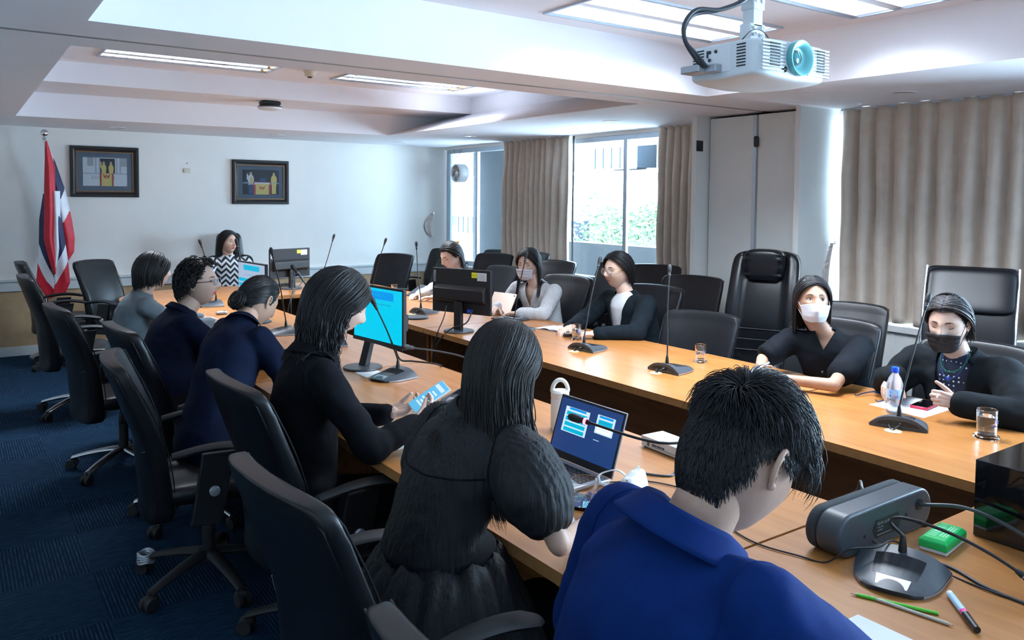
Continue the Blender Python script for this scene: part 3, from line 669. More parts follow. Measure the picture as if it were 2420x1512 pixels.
# ================================================================ WALL ITEMS
M['gold'] = mat('dull_gold', (.22, .12, .05), .4, .5); M['matboard'] = mat('grey_blue_mat_board', (.13, .16, .20), .9)
def pm(n, c): 
    k = 'pp_'+n
    if k not in M: M[k] = mat('print_'+n, c, .5)
    return k
def photo_frame(x0, x1, z0, z1, label, kind):
    y = Y_FAR-.004; o = empty('picture_frame', ((x0+x1)/2, y, (z0+z1)/2), 0, label, 'picture', 'framed photographs on the far wall')
    w, h = (x1-x0)/2, (z1-z0)/2; g = MB(); t = .062
    prof = [(0, 0), (0, -.022), (.010, -.034), (.03, -.034), (.045, -.022), (t, -.018), (t, 0)]
    rs = []
    for d, yy in prof: rs.append([V((-w+d, yy, -h+d)), V((w-d, yy, -h+d)), V((w-d, yy, h-d)), V((-w+d, yy, h-d))])
    g.rings(rs, True, False); g.build('frame', 'black', o, auto=30)
    g = MB(); rs = []
    for d, yy in ((t-.004, -.021), (t+.006, -.021), (t+.006, -.010)): rs.append([V((-w+d, yy, -h+d)), V((w-d, yy, -h+d)), V((w-d, yy, h-d)), V((-w+d, yy, h-d))])
    g.rings(rs, True, False); g.build('inner_trim', 'gold', o, smooth=False)
    g = MB(); g.bb((-w+t, -.010, -h+t), (w-t, -.002, h-t)); g.build('mat_board', 'matboard', o, smooth=False)
    # generic balcony scene printed on the photo
    mats = []; g = MB(); pw, ph = w*.64, h*.56; yy = [-.0105]
    def r(a, b_, c, d, col):
        k = pm(*col); 
        if k not in mats: mats.append(k)
        yy[0] -= .0002; g.bb((a*pw, yy[0]-.0001, c*ph), (b_*pw, yy[0], d*ph), mi=mats.index(k))
    def dsk(cx, cz, rx, rz, col):
        k = pm(*col)
        if k not in mats: mats.append(k)
        yy[0] -= .0002; n = 16; g.add([((cx+rx*cos(2*pi*i/n))*pw, yy[0], (cz+rz*sin(2*pi*i/n))*ph) for i in range(n)], [tuple(range(n))], mats.index(k))
    W_, DK, YL, SK, RD, BL, GR, WB = ('white', (.60, .62, .64)), ('dark', (.03, .03, .035)), ('yellow', (.62, .48, .16)), ('skin', (.55, .38, .28)), ('red', (.40, .06, .06)), ('blue', (.05, .09, .2)), ('grey', (.36, .37, .40)), ('tan', (.45, .34, .22))
    if kind == 1:
        r(-1, 1, -1, 1, W_); r(-.22, .45, -.1, .95, DK); r(-.8, -.52, .4, 1, GR); r(.72, 1, .4, 1, GR)
        for x in (-.45, -.28, .5, .66): r(x, x+.06, -.1, 1, GR)
        for cx, c in ((-.06, YL), (.27, YL)): dsk(cx, .62, .055, .11, SK); dsk(cx, .25, .12, .30, c); r(cx-.1, cx+.1, -.1, .2, c)
        r(-.22, -.16, .3, .7, YL); r(-1, 1, -.16, -.09, GR); r(-1, 1, -.9, -.16, W_)
        for i in range(10):
            x = -.58+.11*i
            if abs(x) > .24: dsk(x, -.4, .022, .15, GR)
        r(-.25, .38, -1, -.1, RD); r(-.17, .30, -1, -.12, YL); g2 = (.06, -.35)
    else:
        r(-1, 1, -1, 1, DK); r(-.9, -.2, -.2, .05, BL); r(-1, 1, -.5, -.1, DK)
        for cx, c in ((-.55, W_), (.72, YL)): dsk(cx, .68, .065, .13, SK); dsk(cx, .2, .17, .42, c); r(cx-.14, cx+.14, -.25, .25, c); r(cx-.12, cx+.12, -.95, -.2, BL if c is W_ else YL)
        r(-.60, -.46, -.2, .4, YL); r(-.78, -.70, .2, .66, W_)
        r(-1, -.5, -.12, -.04, GR); r(.5, 1, -.12, -.04, GR); dsk(.1, .2, .2, .16, BL)
        r(-.42, .55, -1, .02, RD); r(-.36, .49, -.2, -.02, W_); r(-.30, .43, -1, -.14, YL); g2 = (.06, -.5)
    # a plain red winged motif on the banner
    k = pm('red', (.40, .06, .06)); yy[0] -= .0004; cx, cz = g2
    for s in (-1, 1): g.add([((cx)*pw, yy[0], (cz-.12)*ph), ((cx+s*.05)*pw, yy[0], (cz+.06)*ph), ((cx+s*.17)*pw, yy[0], (cz+.22)*ph), ((cx+s*.12)*pw, yy[0], (cz-.04)*ph)], [(0, 1, 2, 3)], mats.index(k))
    dsk(cx, cz+.08, .03, .08, RD)
    g.build('photograph', mats, o, smooth=False)
    g = MB(); g.bb((-w+t, -.0195, -h+t), (w-t, -.0190, h-t)); gl = g.build('cover_glass', 'pane', o, smooth=False)
photo_frame(1.09, 1.78, 1.69, 2.25, 'larger black framed photograph of two figures in yellow on a white balcony', 1)
photo_frame(2.82, 3.52, 1.62, 2.16, 'black framed photograph of a white-clad and a yellow-clad figure on a dark balcony', 2)
o = empty('wall_switch', (2.305, Y_FAR-.001, 2.01), 0, 'small cream wall box between the two framed photographs', 'wall box')
g = MB(); g.bb((-.035, -.012, -.028), (.035, 0, .028)); g.build('box', 'cream', o, bev=.003); g = MB(); g.bb((-.012, -.016, -.01), (.012, -.012, .01)); g.build('socket', 'dado', o); g = MB(); g.cyl((0, -.006, .085), (0, 0, .085), .006, 8); g.build('screw', 'blackmatte', o)
# flag
M['fred'] = fabric('flag_red', (.55, .012, .03), (.65, .02, .045), 500, .55, .1); M['fwhite'] = fabric('flag_white', (.72, .74, .80), (.80, .82, .88), 500, .55, .1); M['fblue'] = fabric('flag_navy', (.012, .02, .075), (.02, .03, .10), 500, .55, .1)
FY = 9.72
o = empty('flag', (.835, FY, 0), 0, 'red, white and navy striped flag hanging on a silver floor pole', 'flag')
g = MB(); g.cyl((0, 0, .03), (0, 0, 2.29), .013, 16); g.build('pole', 'chrome', o)
g = MB(); g.ell((0, 0, 2.355), .038, 28, 18); g.lathe([(.013, 2.28), (.022, 2.285), (.022, 2.30), (.012, 2.315)], seg=20); g.build('finial_ball', 'chrome', o)
g = MB(); g.lathe([(.17, 0), (.17, .02), (.10, .05), (.03, .07), (.02, .09)], seg=36); g.build('pole_base', 'silver', o)
def fold(pts, thick_y, mi_of, g):
    # pts rows: (z, xl, xr); colour by mi_of(z,u)
    nz, nu = 220, 36
    def at(z):
        for (z0, a0, b0), (z1, a1, b1) in zip(pts, pts[1:]):
            if z1 <= z <= z0: t = (z0-z)/(z0-z1); return a0+(a1-a0)*t, b0+(b1-b0)*t
        return pts[-1][1], pts[-1][2]
    vs = []; ztop, zbot = pts[0][0], pts[-1][0]
    for j in range(nz+1):
        z = ztop+(zbot-ztop)*j/nz; a, b_ = at(z)
        for i in range(nu+1):
            u = i/nu; vs.append((a+(b_-a)*u, thick_y-.035*sin(pi*u)-.012*sin(u*7+z*3), z))
    fs, ms = [], []
    for j in range(nz):
        for i in range(nu):
            q = j*(nu+1)+i; z = ztop+(zbot-ztop)*(j+.5)/nz; fs.append((q, q+1, q+nu+2, q+nu+1)); ms.append(mi_of(z, (i+.5)/nu))
    off = len(g.v); g.v += vs; g.f += [tuple(k+off for k in f) for f in fs]; g.m += ms
g = MB()
def bands(lims, slope):
    def f(z, u):
        zz = z+slope*u
        for lim, c in lims:
            if zz > lim: return c
        return lims[-1][1]
    return f
# back fold at the right: red / white / navy / white / red going down
fold([(2.26, 0, .02), (2.05, .02, .10), (1.75, .05, .19), (1.45, .07, .245), (1.25, .10, .27), (1.10, .12, .26), (.98, .14, .19)], .02, bands([(2.02, 0), (1.86, 1), (1.53, 2), (1.30, 1), (-9, 0)], -.25), g)
# left fold: navy with white then red at the foot
fold([(1.72, -.02, .04), (1.45, -.06, .05), (1.15, -.07, .07), (.95, -.085, .09), (.80, -.10, .12), (.66, -.02, .12), (.62, .0, .04)], -.01, bands([(1.20, 2), (1.0, 1), (-9, 0)], .45), g)
# lower right fold: navy with a white and red hem
fold([(1.55, .05, .13), (1.25, .05, .17), (.95, .06, .20), (.78, .07, .21), (.66, .05, .16)], -.045, bands([(.94, 2), (.76, 1), (-9, 0)], -.25), g)
fold([(1.75, .04, .13), (1.45, .04, .13), (1.15, .03, .13), (.93, .04, .08)], -.06, lambda z, u: 1, g)
# front fold: long red
fold([(2.27, 0, .015), (2.0, -.01, .085), (1.6, -.02, .085), (1.25, -.03, .06), (1.05, .01, .08), (.88, .05, .075)], -.085, lambda z, u: 0, g)
g.build('flag_cloth', ['fred', 'fwhite', 'fblue'], o, auto=0, solid=.002)
# ================================================================ PROJECTOR
M['projw'] = mat('white_projector_shell', (.70, .74, .76), .38)
o = empty('ceiling_projector', (1.98, 1.56, 2.03), 0, 'white ceiling projector hanging from a pole with cables looped at its side', 'projector')
def shell(p): return p
g = MB(); g.sup((0, 0, .075), (.165, .125, .050), .14, .22, 72, 24, lambda p: V((p.x, p.y+(.012*(1-(p.x/.165)**2)*(p.y < 0))*-1, p.z+(.30*(p.x*p.x)+.25*p.y*p.y-.012)*(p.z < 0)*1.6))); body = g.build('shell', 'projw', o, auto=30)
for bx0, bx1, by0, by1 in ((-.152, -.050, -.1385, -.132), (.055, .155, -.1375, -.130)):
    g = MB()
    for i in range(9): z = .035+.0095*i; g.bb((bx0, by0, z), (bx1, by1, z+.0045))
    g.build('front_ribs', 'projw', body, smooth=False)
for qa, qb, qc, qd in ((-.120, -.078, -.1405, -.1375), (.095, .130, -.1395, -.1365), (-.1665, -.164, -.09, -.06), (-.1665, -.164, .06, .10)):
    g = MB()
    for i in range(8): z = .048+.0085*i; g.bb((qa, qc, z), (qb, qd, z+.0035))
    g.build('vent', 'blackmatte', body, smooth=False)
g = MB(); ry = Mx.Rotation(R(90), 3, 'X'); g.lathe([(.050, -.01), (.050, .016), (.046, .016), (.030, .004), (.026, .001), (.001, .001)], c=(.005, -.1375, .078), rot=ry, seg=48, caps=False)
M['teal'] = mat('teal_lens_ring', (.16, .50, .52), .3, .3); g.build('lens_ring', 'teal', o)
g = MB(); g.lathe([(.019, .002), (.014, .006), (.001, .008)], c=(-.008, -.1375, .078), rot=ry, seg=32); g.lathe([(.022, .002), (.0215, .006), (.019, .006)], c=(-.008, -.1375, .078), rot=ry, seg=32, caps=False, mi=1); g.build('lens', [mat('lens_glass', (.02, .22, .24), .05, spec=1), M['black']], o)
g = MB(); g.cyl((-.052, -.1385, .042), (-.052, -.134, .042), .008, 20); g.build('sensor_window', 'black', o)
g = MB(); g.bb((-.168, -.04, .040), (-.1645, .05, .115)); pnl = g.build('port_panel', 'white', o)
g = MB(); 
for yy_, zz_ in ((.035, .10), (.012, .10), (.035, .078)): g.cyl((-.171, yy_, zz_), (-.1675, yy_, zz_), .005, 12)
g.bb((-.170, .040, .085), (-.1675, .046, .105)); g.build('sockets', 'dgrey', pnl)
g = MB(); g.bb((-.22, .03, .040), (-.166, .10, .062)); g.bb((-.195, -.01, .038), (-.166, .03, .062)); g.build('cable_plug', 'silver', o, bev=.003)
g = MB(); g.lathe([(.095, .122), (.095, .130), (.06, .142), (.02, .146)], c=(-.01, .02, 0), seg=36); g.bb((-.035, .0, .14), (.035, .04, .20)); g.build('mount_plate', 'projw', o, bev=.004)
g = MB(); g.bb((-.022, .0, .19), (.022, .04, .72)); g.bb((-.026, -.004, .24), (.026, .044, .30)); g.build('pole', 'projw', o, bev=.003)
g = MB()
for zz_ in (.165, .185, .265, .285): g.cyl((-.012 if zz_ > .2 else -.02, -.008, zz_), (-.012 if zz_ > .2 else -.02, .0, zz_), .006, 12); g.cyl((.014, -.008, zz_), (.014, .0, zz_), .006, 12)
g.build('bolts', 'chrome', o)
g = MB(); g.bb((-.027, -.006, .315), (.027, .046, .335)); g.build('cable_strap', 'black', o)
for nm, dx in (('cable', 0), ('cable', .012)):
    g = MB(); g.tube(bez([(-.03, 0+dx, .60), (-.03, 0+dx, .335), (-.055, 0+dx, .265), (-.14, .02+dx, .225), (-.225, .035+dx, .215-dx), (-.27, .04, .17-dx), (-.27, .035, .12), (-.235, .03, .09-dx), (-.20, .02+dx, .055)], 10), .0062, 10); g.build(nm, 'dgrey', o)
g = MB(); g.tube(bez([(-.09, -.01, .135), (-.05, -.02, .17), (.0, -.02, .172), (.05, -.02, .135)]), .0018, 6); g.build('safety_wire', 'black', o)
g = MB(); g.lathe([(.07, .72), (.07, .70), (.03, .69)], c=(0, .02, 0), seg=30); g.build('ceiling_flange', 'projw', o)
# ================================================================ MICROPHONES
M['micdark'] = nmat('mic_base_blue_grey', (.045, .055, .068), (.055, .066, .080), 80, .38, .03, 800, .0005)
def mic(x, y, face, tip, label, led=False, mids=None, slot=True, hx=-.045):
    o = empty('conference_microphone', (x, y, ZT), R(face), label, 'microphone', 'gooseneck conference microphones')
    # front (button side) is +x
    g = MB(); rs = []
    for t in [i/14 for i in range(15)]:
        X = -.080+.19*t; w = (.112-.018*t-.035*t**5)*(1 if t < .93 else .86); hh = .052-.036*t**1.15; r_ = []
        nn = 18
        for i in range(nn+1):
            u = -1+2*i/nn; z = .010+(hh-.010)*(1-abs(u)**2.6*.95)+.0; r_.append(V((X+.012*(1-u*u)*(t > .5)*t, u*w, z)))
        r_ += [V((X, w*1.01, .004)), V((X, w*.97, .0008)), V((X, -w*.97, .0008)), V((X, -w*1.01, .004))]
        rs.append(r_)
    g.rings(rs, True, True); b_ = g.build('base', 'micdark', o, auto=35)
    g = MB(); rs = []
    for t in [i/14 for i in range(15)]:
        X = -.079+.188*t; w = (.112-.018*t-.035*t**5)*(1 if t < .93 else .86)+.0012
        rs.append([V((X, w, .010)), V((X, w*1.003, .004)), V((X, w*.97, .0004))]); 
    g.rings(rs, False, False); g.rings([[V((p.x, -p.y, p.z)) for p in r] for r in rs], False, False); g.build('trim_edge', 'silver', b_, auto=0)
    g = MB(); g.add([(.066, -.040, .0278), (.070, .040, .0272), (.106, .036, .0178), (.104, -.036, .0182)], [(0, 1, 2, 3)]); g.build('talk_button', 'silver', b_, smooth=False)
    g = MB()
    for i in range(22):
        X = -.035+.0045*i; t = (X+.08)/.19; wq = .112-.018*t-.035*t**5; hq = .052-.036*t**1.15; g.tube([(X, u*wq, .010+(hq-.010)*(1-abs(u)**2.6*.95)+.0004) for u in (-.55, -.4, -.2, 0, .2, .4, .55)], .0012, 4)
    g.build('speaker_grille', 'black', b_, smooth=False)
    if slot:
        g = MB(); g.prism([(-.085, .014), (.085, .014), (.070, .026), (.03, .034), (-.03, .034), (-.070, .026)], -.0815, -.0795, ax='x'); g.build('cable_slot', 'black', b_, smooth=False)
        g = MB(); g.tube(bez([(-.078, -.01, .022), (-.10, -.005, .018), (-.115, .01, .006), (-.12, .015, .001)]), .0038, 8); g.tube(bez([(-.078, .035, .018), (-.10, .03, .012), (-.118, .018, .001)]), .003, 8); g.cyl((-.095, -.008, .020), (-.078, -.012, .024), .0075, 12); g.build('plug', 'rubber', b_)
    g = MB(); g.lathe([(.011, .044), (.010, .060), (.0065, .088), (.0045, .092)], c=(hx, 0, 0), seg=18); g.build('stem_socket', 'black', o)
    iv = Mx.Rotation(-R(face), 3, 'Z'); loc = V((x, y, ZT)); T = iv @ (V(tip)-loc); b0 = V((hx, 0, .088))
    if mids: pts = bez([b0]+[iv @ (V(q)-loc) for q in mids]+[T], 8)
    else:
        q = b0+(T-b0)*.5+V((-.008, 0, .006)); pts = bez([b0, b0+V((T-b0))*.12+V((0, 0, .01)), q, T], 8)
    g = MB(); g.tube(pts, .0042, 10); k = len(pts)//2; g.cyl(pts[k-1], pts[k], .0056, 10); g.build('gooseneck', 'black', o)
    d = (pts[-1]-pts[-3]).normalized(); g = MB(); g.tube([T-d*.065, T-d*.050, T-d*.035, T-d*.030], [.0055, .0085, .0095, .008], 16); g.tube([T-d*.030, T-d*.022, T, T+d*.012, T+d*.018], [.009, .012, .0125, .010, .004], 16); g.build('microphone_head', 'blackmatte', o)
    if led: g = MB(); g.tube([T-d*.050, T-d*.042], [.0095, .0102], 16); M['led'] = mat('red_led', (1, .05, .05), .4, emit=(1, .03, .05), es=9); g.build('light_ring', 'led', o)
    else: g = MB(); g.tube([T-d*.047, T-d*.045], [.0092, .0096], 16); g.build('light_ring', 'steel', o)
    if slot:
        q = MB(); q.lathe([(.034, 0), (.034, .0025), (.03, .003), (.001, .003)], c=(loc+Mx.Rotation(R(face), 3, 'Z') @ V((-.125, .012, 0))), seg=28)
        if 'grom' not in M: M['grom'] = mat('cream_grommet', (.70, .60, .32), .5)
        gg = q.build('cable_grommet', 'grom', loc=loc+Mx.Rotation(R(face), 3, 'Z') @ V((-.125, .012, 0))); tag(gg, 'cream cable grommet behind the microphone '+' '.join(label.split(' microphone ')[-1].split()[:9]), 'grommet', 'cream cable grommets')
    return o
L, Rr = 180, 0
mic(1.86, 7.22, 182, (1.75, 7.133, 1.325), 'gooseneck microphone left of the glasses wearer, nearest the head table', slot=False)
mic(1.90, 6.42, 178, (1.85, 6.42, 1.36), 'gooseneck microphone in front of the screen facing the left row', slot=False)
mic(1.88, 5.50, 180, (1.80, 5.43, 1.345), 'gooseneck microphone rising behind the hair bun', slot=False)
mic(2.00, 4.90, 180, (1.75, 4.87, 1.27), 'gooseneck microphone leaning left between bun and blazer wearers', slot=False)
mic(1.91, 3.82, 200, (1.80, 3.83, 1.175), 'gooseneck microphone before the bright blue screen')
mic(1.98, 3.20, 205, (1.57, 3.02, 1.075), 'gooseneck microphone bent low between the phone holder and the long-haired person', mids=[(2.035, 3.225, .90), (1.98, 3.20, .955), (1.80, 3.12, 1.015)], slot=False)
mic(3.20, 8.10, 90, (3.30, 7.95, 1.31), 'gooseneck microphone on the head table right of the far monitor', slot=False)
mic(3.50, 7.35, 8, (3.50, 7.14, 1.30), 'gooseneck microphone before the far turned chair', slot=False)
mic(3.24, 5.87, 8, (3.30, 6.14, 1.32), 'gooseneck microphone left of the nearer black monitor')
mic(3.38, 4.72, 0, (3.45, 4.73, 1.31), 'gooseneck microphone in front of the white surgical mask', slot=False)
mic(3.33, 3.88, 5, (3.50, 3.98, 1.315), 'gooseneck microphone in front of the person in round glasses')
mic(3.31, 3.14, 3, (3.40, 3.26, 1.32), 'gooseneck microphone before the empty chair and water glass')
mic(3.33, 1.83, 22, (3.50, 1.815, 1.295), 'gooseneck microphone behind the water bottle, reaching up to the black mask')
mic(1.93, 1.66, 190, (1.545, 1.87, 1.04), 'gooseneck microphone with glowing red ring over the laptop', led=True, mids=[(2.0, 1.60, .93), (1.88, 1.58, 1.0), (1.64, 1.60, 1.015)], slot=False)
mic(1.96, 1.07, 200, (2.115, .80, .785), 'large foreground microphone by the pencils, its neck bent to the right', mids=[(2.015, 1.125, .862), (2.03, 1.10, .878), (2.06, 1.0, .868), (2.09, .90, .835)], slot=False, hx=-.055)
# ================================================================ MONITORS
def monitor(x, y, deg, zc, label, screen, w=.50, h=.30, base=(0, 0), tilt=0, brand='Lenovo', tags=True):
    o = empty('computer_monitor', (x, y, ZT), R(deg), label, 'monitor', 'black desktop monitors')
    z = zc-ZT; q = Mx.Rotation(R(tilt), 3, 'Y')
    g = MB(); g.box((0, 0, z), (.022, w, h)); bd = g.build('panel_shell', 'blackmatte', o, bev=.003)
    g = MB(); g.prism([(-.011, z-h*.28), (-.05, z-h*.20), (-.05, z+h*.05), (-.011, z+h*.14)], -w*.43, w*.43, ax='y'); g.v = [(a, b_, c) for a, b_, c in g.v]; g.build('rear_housing', 'black', bd, smooth=False, bev=.006)
    mats = ['scr_'+screen]; g = MB(); g.bb((.0112, -w/2+.011, z-h/2+.022), (.0125, w/2-.011, z+h/2-.011)); g.build('screen', mats, bd, smooth=False)
    if screen != 'off': screen_marks(bd, w, h, z, screen)
    g = MB(); g.bb((.011, -w/2, z-h/2), (.014, w/2, z-h/2+.020)); g.build('chin_bezel', 'dgrey', bd, smooth=False)
    bx, by = base
    g = MB(); g.lathe([(.108, 0), (.110, .006), (.105, .012), (.03, .016), (.001, .016)], c=(bx-.03, by, 0), seg=44); g.build('stand_base', 'dgrey', o)
    g = MB(); g.prism([(bx-.055, .014), (bx-.020, .014), (-.022, z-h*.25), (-.052, z-h*.22)], by-.032, by+.032, ax='y'); g.build('stand_neck', 'black', o, smooth=False, bev=.005)
    g = MB(); g.bb((-.032, -.10, z-h/2+.012), (-.011, -.07, z-h/2+.035)); g.build('video_plug', 'blueplug', bd, bev=.002)
    if tags:
        g = MB(); g.bb((-.0118, -w/2+.035, z+h*.26), (-.011, -w/2+.115, z+h*.44)); g.build('paper_sticker', 'paper', bd, smooth=False)
        g = MB(); g.bb((-.0120, -w/2+.118, z+h*.32), (-.011, -w/2+.165, z+h*.44)); g.build('yellow_sticker', 'yellow', bd, smooth=False)
        g = MB(); text_mb(g, '16.07 001 761', .006, (-.0122, -w/2+.161, z+h*.37), (0, -1, 0), (0, 0, 1)); 
        for i in range(5): g.bb((-.0121, -w/2+.045, z+h*.28+.009*i), (-.0119, -w/2+.105-.01*(i % 2), z+h*.28+.009*i+.0015))
        g.build('sticker_print', 'dgrey', bd, smooth=False)
        g = MB(); g.bb((-.0120, w/2-.030, z+h*.18), (-.011, w/2-.010, z+h*.44)); g.build('brand_sticker', 'silver', bd, smooth=False)
        g = MB(); text_mb(g, brand, .0185, (-.0124, w/2-.0265, z+h*.20), (0, 0, 1), (0, 1, 0)); g.build('brand_lettering', 'blackmatte', bd, smooth=False)
    return o
M['scr_off'] = mat('dark_screen', (.01, .012, .016), .1)
M['scr_cyan'] = mat('cyan_screen', (.0, .02, .03), .3, emit=(.0, .42, .60), es=.52)
M['scr_light'] = mat('pale_screen', (.02, .02, .03), .3, emit=(.36, .46, .62), es=.38)
M['e_blue'] = mat('screen_blue', (0, 0, 0), .3, emit=(.0, .22, .62), es=.5); M['e_cyan'] = mat('screen_cyan', (0, 0, 0), .3, emit=(.0, .36, .56), es=.46)
M['e_white'] = mat('screen_white', (0, 0, 0), .3, emit=(.50, .66, .82), es=.46); M['e_navy'] = mat('screen_navy', (0, 0, 0), .3, emit=(.006, .022, .085), es=.8); M['e_dk'] = mat('screen_text', (0, 0, 0), .3, emit=(.01, .12, .22), es=.7); M['e_green'] = mat('screen_green', (0, 0, 0), .3, emit=(.50, .66, .62), es=.9)
def screen_marks(bd, w, h, z, kind):
    x = .0128; mats = ['e_blue', 'e_cyan', 'e_white', 'e_dk']; g = MB(); rn = random.Random(4)
    if kind == 'cyan':
        g.bb((x, -w*.30, z+h*.28), (x+.0003, w*.32, z+h*.42), mi=0)
        for i in range(26): g.bb((x, -.10+i*.0092, z+h*.19), (x+.0003, -.10+i*.0092+.005, z+h*.19+rn.uniform(.004, .008)), mi=3)
        for i in range(18): g.bb((x+.0004, -.09+i*.0092, z+h*.34), (x+.0006, -.09+i*.0092+.005, z+h*.34+rn.uniform(.004, .009)), mi=1)
    else:
        g.bb((x, -w*.28, z+h*.30), (x+.0003, w*.30, z+h*.42), mi=1)
        for i in range(20): g.bb((x, -.12+i*.012, z+h*.18), (x+.0003, -.12+i*.012+.006, z+h*.18+rn.uniform(.003, .006)), mi=3)
        for k in range(5): g.bb((x, -w*.46, z+h*(.10-.12*k)), (x+.0003, -w*.02, z+h*(.02-.12*k)), mi=1)
    g.build('screen_content', mats, bd, smooth=False)
monitor(1.88, 6.10, 186, 1.05, 'monitor with pale page on screen facing the left row', 'light', tags=False, w=.50, h=.32)
monitor(2.92, 8.22, 106.8, 1.02, 'far black monitor on the head table seen from behind', 'off', base=(0, 0))
monitor(1.93, 4.02, 187, 1.06, 'monitor with bright cyan screen at the left row', 'cyan', tags=False, w=.50, h=.32, base=(.06, -.12))
monitor(3.02, 4.93, 21.7, 1.04, 'nearer black monitor seen from behind, name sticker on its left', 'off', w=.52, h=.32)
g = MB(); g.lathe([(.10, 0), (.102, .008), (.098, .014), (.001, .016)], seg=40); tag(g.build('round_stand_base', 'dgrey', loc=(0, 0, 0)), 'round black stand base half hidden behind the cyan screen', 'stand').location = (3.04, 5.66, ZT)
# ================================================================ GLASSES, BOTTLES
M['etch'] = mat('blue_print_on_glass', (.10, .14, .45), .5)
def glass(x, y, label, lvl=.5, h=.092, r=.033, coaster=True, lid=False):
    o = empty('drinking_glass', (x, y, ZT), 0, label, 'glass', 'drinking glasses on the tables'); z0 = .012 if coaster else 0
    g = MB(); g.lathe([(r*.93, z0), (r, z0+h), (r-.0012, z0+h+.0008), (r-.0022, z0+h), (r*.93-.003, z0+.010), (.001, z0+.008)], seg=40, caps=False); g.add([(r*.93*cos(2*pi*i/40), r*.93*sin(2*pi*i/40), z0) for i in range(40)], [tuple(range(40))]); g.build('tumbler', 'glass', o)
    if lvl: g = MB(); rr = r*.93-.0032; g.lathe([(rr, z0+.0105), (rr+.0018*lvl*2, z0+.01+h*lvl), (.001, z0+.01+h*lvl)], seg=36); g.build('water', 'water', o)
    if coaster: g = MB(); g.lathe([(r*1.12, .0006), (r*1.20, .004), (r*1.20, .010), (r*1.12, .012), (r*1.0, .0085), (.001, .008)], seg=40); g.build('glass_saucer', 'glass', o)
    g = MB(); a0 = -2.3
    for i in range(7): a = a0+i*.09; g.box((r*1.0*cos(a), r*1.0*sin(a), z0+h*.45+.004*sin(i*2)), (.002, .002, .006))
    for i in range(10): a = a0+.31+i*.06; g.box((r*1.0*cos(a), r*1.0*sin(a), z0+h*(.62+.1*sin(i*.7))), (.002, .002, .005))
    g.build('printed_mark', 'etch', o, smooth=False)
    return o
glass(3.44, 1.53, 'drinking glass of water beside the black cabinet', .66, .105, .040)
glass(3.63, 3.22, 'drinking glass before the empty chair, half full', .42)
glass(3.50, 4.21, 'drinking glass beside the phone and wallet', .55)
glass(3.60, 7.15, 'small drinking glass near the far tablet', .5)
glass(1.55, 2.86, 'drinking glass at the papers beside the phone holder', .3, coaster=False)
glass(1.60, 1.88, 'wide empty glass between the laptop and blue polo shoulder', .25, .085, .045, coaster=False)
# water bottle
M['pet'] = mat('clear_blue_plastic_bottle', (.86, .92, 1), .12, trans=.75, ior=1.35); M['cap'] = mat('blue_cap', (.01, .09, .75), .35); M['lblue'] = mat('label_blue', (.02, .22, .75), .4); M['lpale'] = mat('label_pale_blue', (.45, .68, .95), .4); M['pink'] = mat('label_pink', (.9, .05, .35), .5); M['lwhite'] = mat('label_white', (.9, .92, .95), .5)
bx, by = 3.50, 1.955
o = empty('water_bottle', (bx, by, ZT), 0, 'clear plastic water bottle with a blue cap and blue label', 'bottle')
g = MB(); g.lathe([(.029, 0), (.033, .006), (.033, .03), (.029, .045), (.033, .062), (.034, .115), (.034, .135), (.026, .160), (.015, .178), (.0135, .19)], seg=40); g.build('bottle_body', 'pet', o)
g = MB(); g.lathe([(.0165, .186), (.0168, .205), (.0155, .209), (.001, .209)], seg=36); g.build('cap', 'cap', o)
vx = V((-bx, -by, 0)).normalized(); a0 = atan2(vx.y, vx.x)
def lab(u, v): a = a0-1.7+3.4*u; return (.0346*cos(a), .0346*sin(a), .070+.042*v)
g = MB(); g.grid(lab, 30, 4); lb = g.build('label', 'lpale', o)
g = MB(); g.add([(.0349*cos(a0+.55*cos(t)-.1), .0349*sin(a0+.55*cos(t)-.1), .091+.019*sin(t)) for t in [2*pi*i/24 for i in range(24)]], [tuple(range(24))]); ov = g.build('label_oval', 'lblue', lb, solid=.0003)
g = MB(); side = V((-sin(a0), cos(a0), 0)); nrm = V((cos(a0), sin(a0), 0))
text_mb(g, 'PureLife', .012, nrm*.0362+side*-.021+V((0, 0, .088)), side, (0, 0, 1), 0); text_mb(g, 'Nestle', .0075, nrm*.0362+side*-.011+V((0, 0, .100)), side, (0, 0, 1), 0)
text_mb(g, '199', .009, nrm*.0362+side*-.006+V((0, 0, .076)), side, (0, 0, 1), 1); g.build('label_lettering', ['lwhite', 'pink'], lb, smooth=False)
# cream tumbler
o = empty('drink_tumbler', (2.06, 2.58, ZT), 0, 'cream drink tumbler with a round carry handle lid behind the laptop', 'tumbler')
M['creamw'] = mat('cream_white_plastic', (.74, .72, .66), .4)
g = MB(); g.lathe([(.036, 0), (.038, .004), (.038, .125), (.036, .132)], seg=40); g.build('body', 'creamw', o)
g = MB(); g.lathe([(.037, .133), (.038, .136), (.038, .158), (.030, .166), (.001, .167)], seg=40); g.build('lid', 'creamw', o)
g = MB(); s_ = Mx.Rotation(R(-30), 3, 'Z'); g.tube([s_ @ V((.033*cos(t), 0, .160+.048*sin(t))) for t in [pi*i/20 for i in range(21)]], .0075, 12, flat=1.2); g.build('carry_loop', 'creamw', o)
# ================================================================ LAPTOP, SWITCH, CASES
o = empty('laptop', (1.80, 2.15, ZT), R(181), 'silver laptop with a dark presentation slide on screen before the long-haired person', 'laptop')
